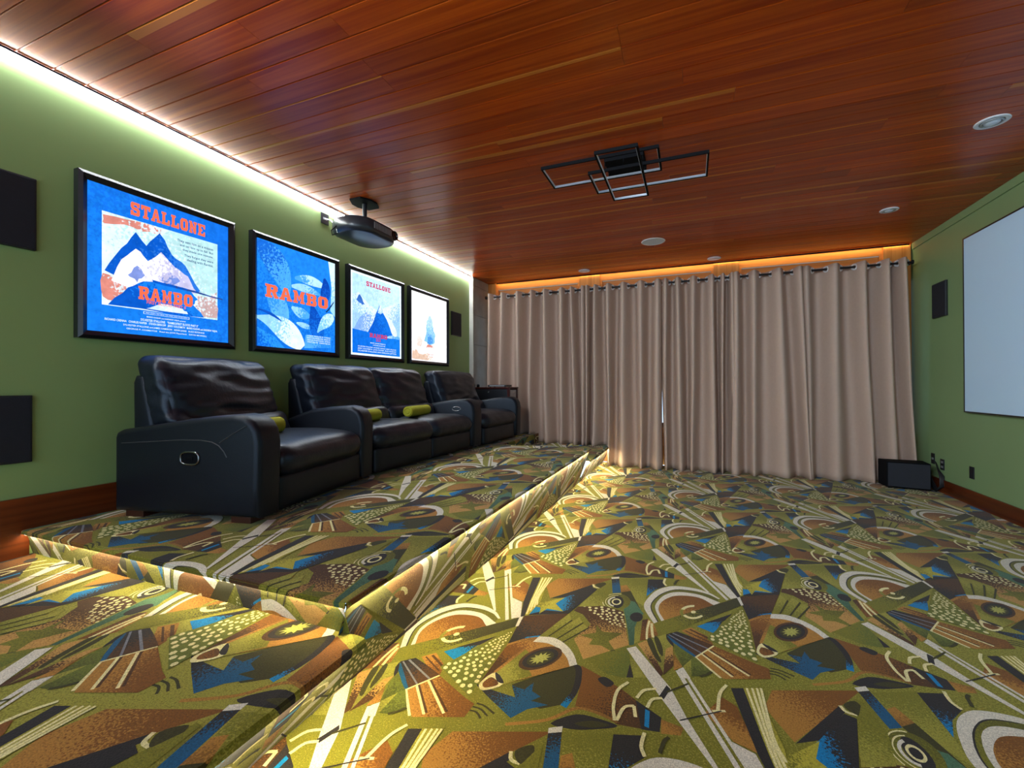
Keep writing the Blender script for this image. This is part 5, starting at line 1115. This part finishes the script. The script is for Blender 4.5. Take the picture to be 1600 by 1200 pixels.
def wall_plate(loc, size, face, label, slots, group='black wall plates'):
    """face 'x+' for the poster wall, 'x-' for the screen wall"""
    s = 1 if face == 'x+' else -1
    rt = root('wall_plate', loc, label=label, cat='wall plate', group=group); w, h = size
    x0, x1 = (0.0003, 0.007) if s > 0 else (-0.007, -0.0003)
    MB().box((x0, -w/2, -h/2), (x1, w/2, h/2), 0.002).build('plate', 'black_plastic', rt)
    for z in slots:
        a, c = (0.007, 0.009) if s > 0 else (-0.009, -0.007)
        MB().box((a, -w*0.25, z-h*0.10), (c, w*0.25, z+h*0.10)).build('socket', 'grey_metal', rt)
wall_plate((0, 3.247, 2.73), (0.095, 0.10), 'x+', 'black wall plate nearest the camera beside the projector', (0.0,))
wall_plate((0, 3.40, 2.71), (0.095, 0.10), 'x+', 'black wall plate right behind the projector', ())
tag(MB().tube([(0.009, 3.247, 2.73), (0.06, 3.26, 2.715), (0.12, 3.25, 2.66), (0.165, 3.24, 2.60), (0.178, 3.24, 2.585)], 0.005, 8).build('projector_cable', 'white_plastic', None, 60), 'thin white cable from wall plate to projector', 'cable')
wall_plate((XR, 6.33, 0.335), (0.075, 0.115), 'x-', 'black wall plate closest to the curtains, above the subwoofer', (0.0,))
wall_plate((XR, 6.13, 0.300), (0.075, 0.115), 'x-', 'black socket plate with two pale sockets beside the subwoofer', (0.025, -0.025))
wall_plate((XR, 5.59, 0.310), (0.075, 0.115), 'x-', 'plain black wall plate standing apart under the screen', ())

# ================================================================== SPEAKERS AND SCREEN
def wall_speaker(loc, w, h, face, label):
    s = 1 if face == 'x+' else -1
    rt = root('wall_speaker', loc, label=label, cat='speaker', group='black in-wall speakers'); d = 0.022
    a, c = (0.0005, d) if s > 0 else (-d, -0.0005)
    MB().box((a, -w/2, 0), (c, w/2, h), 0.004).build('frame', 'black_plastic', rt)
    a, c = (d-0.004, d+0.004) if s > 0 else (-d-0.004, -d+0.004)
    MB().box((a, -w/2+0.008, 0.008), (c, w/2-0.008, h-0.008), 0.002).build('grille', 'grille_cloth', rt)
wall_speaker((0, 1.105, 1.865), 0.28, 0.375, 'x+', 'black wall speaker high at the left edge, before the nearest poster')
wall_speaker((0, 1.09, 0.765), 0.28, 0.345, 'x+', 'black wall speaker low on the green wall, behind the nearest recliner')
wall_speaker((0, 5.765, 1.885), 0.28, 0.345, 'x+', 'small black wall speaker between the white poster and stone pier')
wall_speaker((XR, 6.14, 1.872), 0.28, 0.372, 'x-', 'black wall speaker between the curtains and the projection screen')
sc = root('projection_screen', (XR, 0, 0), label='large pale projection screen with thin black edge on the right wall', cat='screen')
SY0, SY1, SZ0, SZ1 = 1.9, 5.635, 0.884, 2.560
MB().box((-0.030, SY0, SZ0), (-0.0005, SY1, SZ1)).build('backing', 'black_plastic', sc)
b = MB(); e = 0.012
for q in (((-0.040, SY0, SZ0), (-0.030, SY1, SZ0+e)), ((-0.040, SY0, SZ1-e), (-0.030, SY1, SZ1)), ((-0.040, SY0, SZ0+e), (-0.030, SY0+e, SZ1-e)), ((-0.040, SY1-e, SZ0+e), (-0.030, SY1, SZ1-e))): b.box(*q)
b.build('border', 'black_frame', sc)
MB().box((-0.036, SY0+e, SZ0+e), (-0.0302, SY1-e, SZ1-e)).build('canvas', 'screen_blue_cast', sc)
# subwoofer with its cables
sw = root('subwoofer', (5.20, 6.12, 0), 0, 'black box subwoofer on the carpet in the corner by the curtains', 'subwoofer')
MB().prism([(0.02, 0.0), (0.40, -0.02), (0.455, 0.03), (0.42, 0.30), (0.0, 0.28)], 0.0, 0.0, 'z') if False else None
def quad_box(pts, z0, z1, c):
    bm = bmesh.new(); lo = [bm.verts.new((p[0], p[1], z0)) for p in pts]; hi = [bm.verts.new((p[0], p[1], z1)) for p in pts]; n = len(pts)
    bm.faces.new(lo[::-1]); bm.faces.new(hi)
    for i in range(n): bm.faces.new((lo[i], lo[(i+1) % n], hi[(i+1) % n], hi[i]))
    bmesh.ops.bevel(bm, geom=bm.edges[:], offset=c, segments=2, profile=0.5, affect='EDGES'); bm.verts.index_update()
    b = MB().add([v.co[:] for v in bm.verts], [[v.index for v in f.verts] for f in bm.faces]); bm.free(); return b
quad_box([(0.012, 0.06), (0.375, -0.01), (0.40, 0.24), (0.0, 0.27)], 0.018, 0.30, 0.006).build('enclosure', 'black_satin', sw)
quad_box([(0.022, 0.052), (0.365, -0.013), (0.366, -0.020), (0.021, 0.045)], 0.03, 0.288, 0.002).build('front_grille', 'grille_cloth', sw)
b = MB()
for p in ((0.05, 0.09), (0.36, 0.03), (0.38, 0.21), (0.05, 0.25)): b.lathe([(0.016, 0.0005), (0.018, 0.01), (0.018, 0.02)], (p[0], p[1], 0), 12)
b.build('foot', 'black_plastic', sw, 40)
cb = root('cable_bundle', (5.615, 6.17, 0), label='loop of black cables hanging beside the subwoofer', cat='cable')
for k in range(4):
    d = 0.012*k; MB().tube([(0.075, 0.16-0.02*k, 0.33-0.03*(k % 2)), (0.05+d*0.4, 0.05, 0.27-d), (0.035+d*0.5, -0.05-d, 0.18), (0.03+d*0.5, -0.07-d, 0.08), (0.01+d*0.5, -0.03, 0.010+0.006*k), (0.0, 0.06, 0.06+0.03*k), (0.015, 0.09, 0.14+0.02*k)], 0.006, 7).build('cable', 'cable_black', cb, 60)

# ================================================================== CABINET AT THE END OF THE ROW
cbx = root('cabinet', (0.10, 6.03, Z2), label='dark cherry cabinet with black drawer between far recliner and curtains', cat='cabinet')
CW, CD, CH = 0.64, 0.34, 0.715
MB().box((-0.008, -0.008, CH-0.022), (CW+0.008, CD+0.004, CH), 0.003).build('top', 'dark_cherry', cbx)
b = MB()
for x in (0.0, CW-0.035):
    for y_ in (0.0, CD-0.035): MB().box((x, y_, 0), (x+0.035, y_+0.035, CH-0.022), 0.002).build('leg', 'dark_cherry', cbx)
MB().box((0.035, 0.012, 0.05), (CW-0.035, CD-0.01, CH-0.022)).build('carcass', 'black_satin', cbx)
dr = MB().box((0.037, 0.0, CH-0.20), (CW-0.037, 0.012, CH-0.035), 0.003).build('drawer', 'black_frame', cbx)
MB().lathe([(0.008, 0.0), (0.012, -0.010), (0.010, -0.016), (0.001, -0.018)], (CW*0.48, -0.0005, CH-0.075), 14, 'y').build('knob', 'chrome', dr, 40)
MB().box((0.037, 0.0, 0.06), (CW-0.037, 0.012, CH-0.215), 0.003).build('door', 'black_frame', cbx)
MB().box((CW-0.030, 0.037, 0.06), (CW-0.012, CD-0.037, CH-0.04), 0.002).build('side_panel', 'grey_metal', cbx)
MB().box((CW-0.012, CD*0.42, CH-0.075), (CW-0.004, CD*0.72, CH-0.066), 0.001).build('side_pull', 'chrome', cbx)
tp = Z2+CH
bx = root('disc_player', (0.36, 6.10, tp), label='flat dark box lying on top of the cabinet', cat='player')
MB().box((0, 0, 0.004), (0.30, 0.22, 0.034), 0.003).build('case', 'black_plastic', bx)
MB().box((0.03, -0.003, 0.014), (0.27, 0.0005, 0.026)).build('front_panel', 'grey_metal', bx)
b = MB()
for p in ((0.03, 0.03), (0.27, 0.03), (0.03, 0.19), (0.27, 0.19)): b.lathe([(0.01, 0), (0.01, 0.005)], (p[0], p[1], 0), 10)
b.build('foot', 'black_satin', bx)
jar = root('candle_jar', (0.19, 6.12, tp), label='tiny black jar at the wall end of the cabinet top', cat='jar')
MB().lathe([(0.020, 0.0), (0.023, 0.004), (0.023, 0.03), (0.019, 0.034)], (0, 0, 0), 16).build('glass', 'black_satin', jar, 40)
MB().lathe([(0.021, 0.034), (0.021, 0.044), (0.001, 0.046)], (0, 0, 0), 16).build('lid', 'black_plastic', jar, 40)
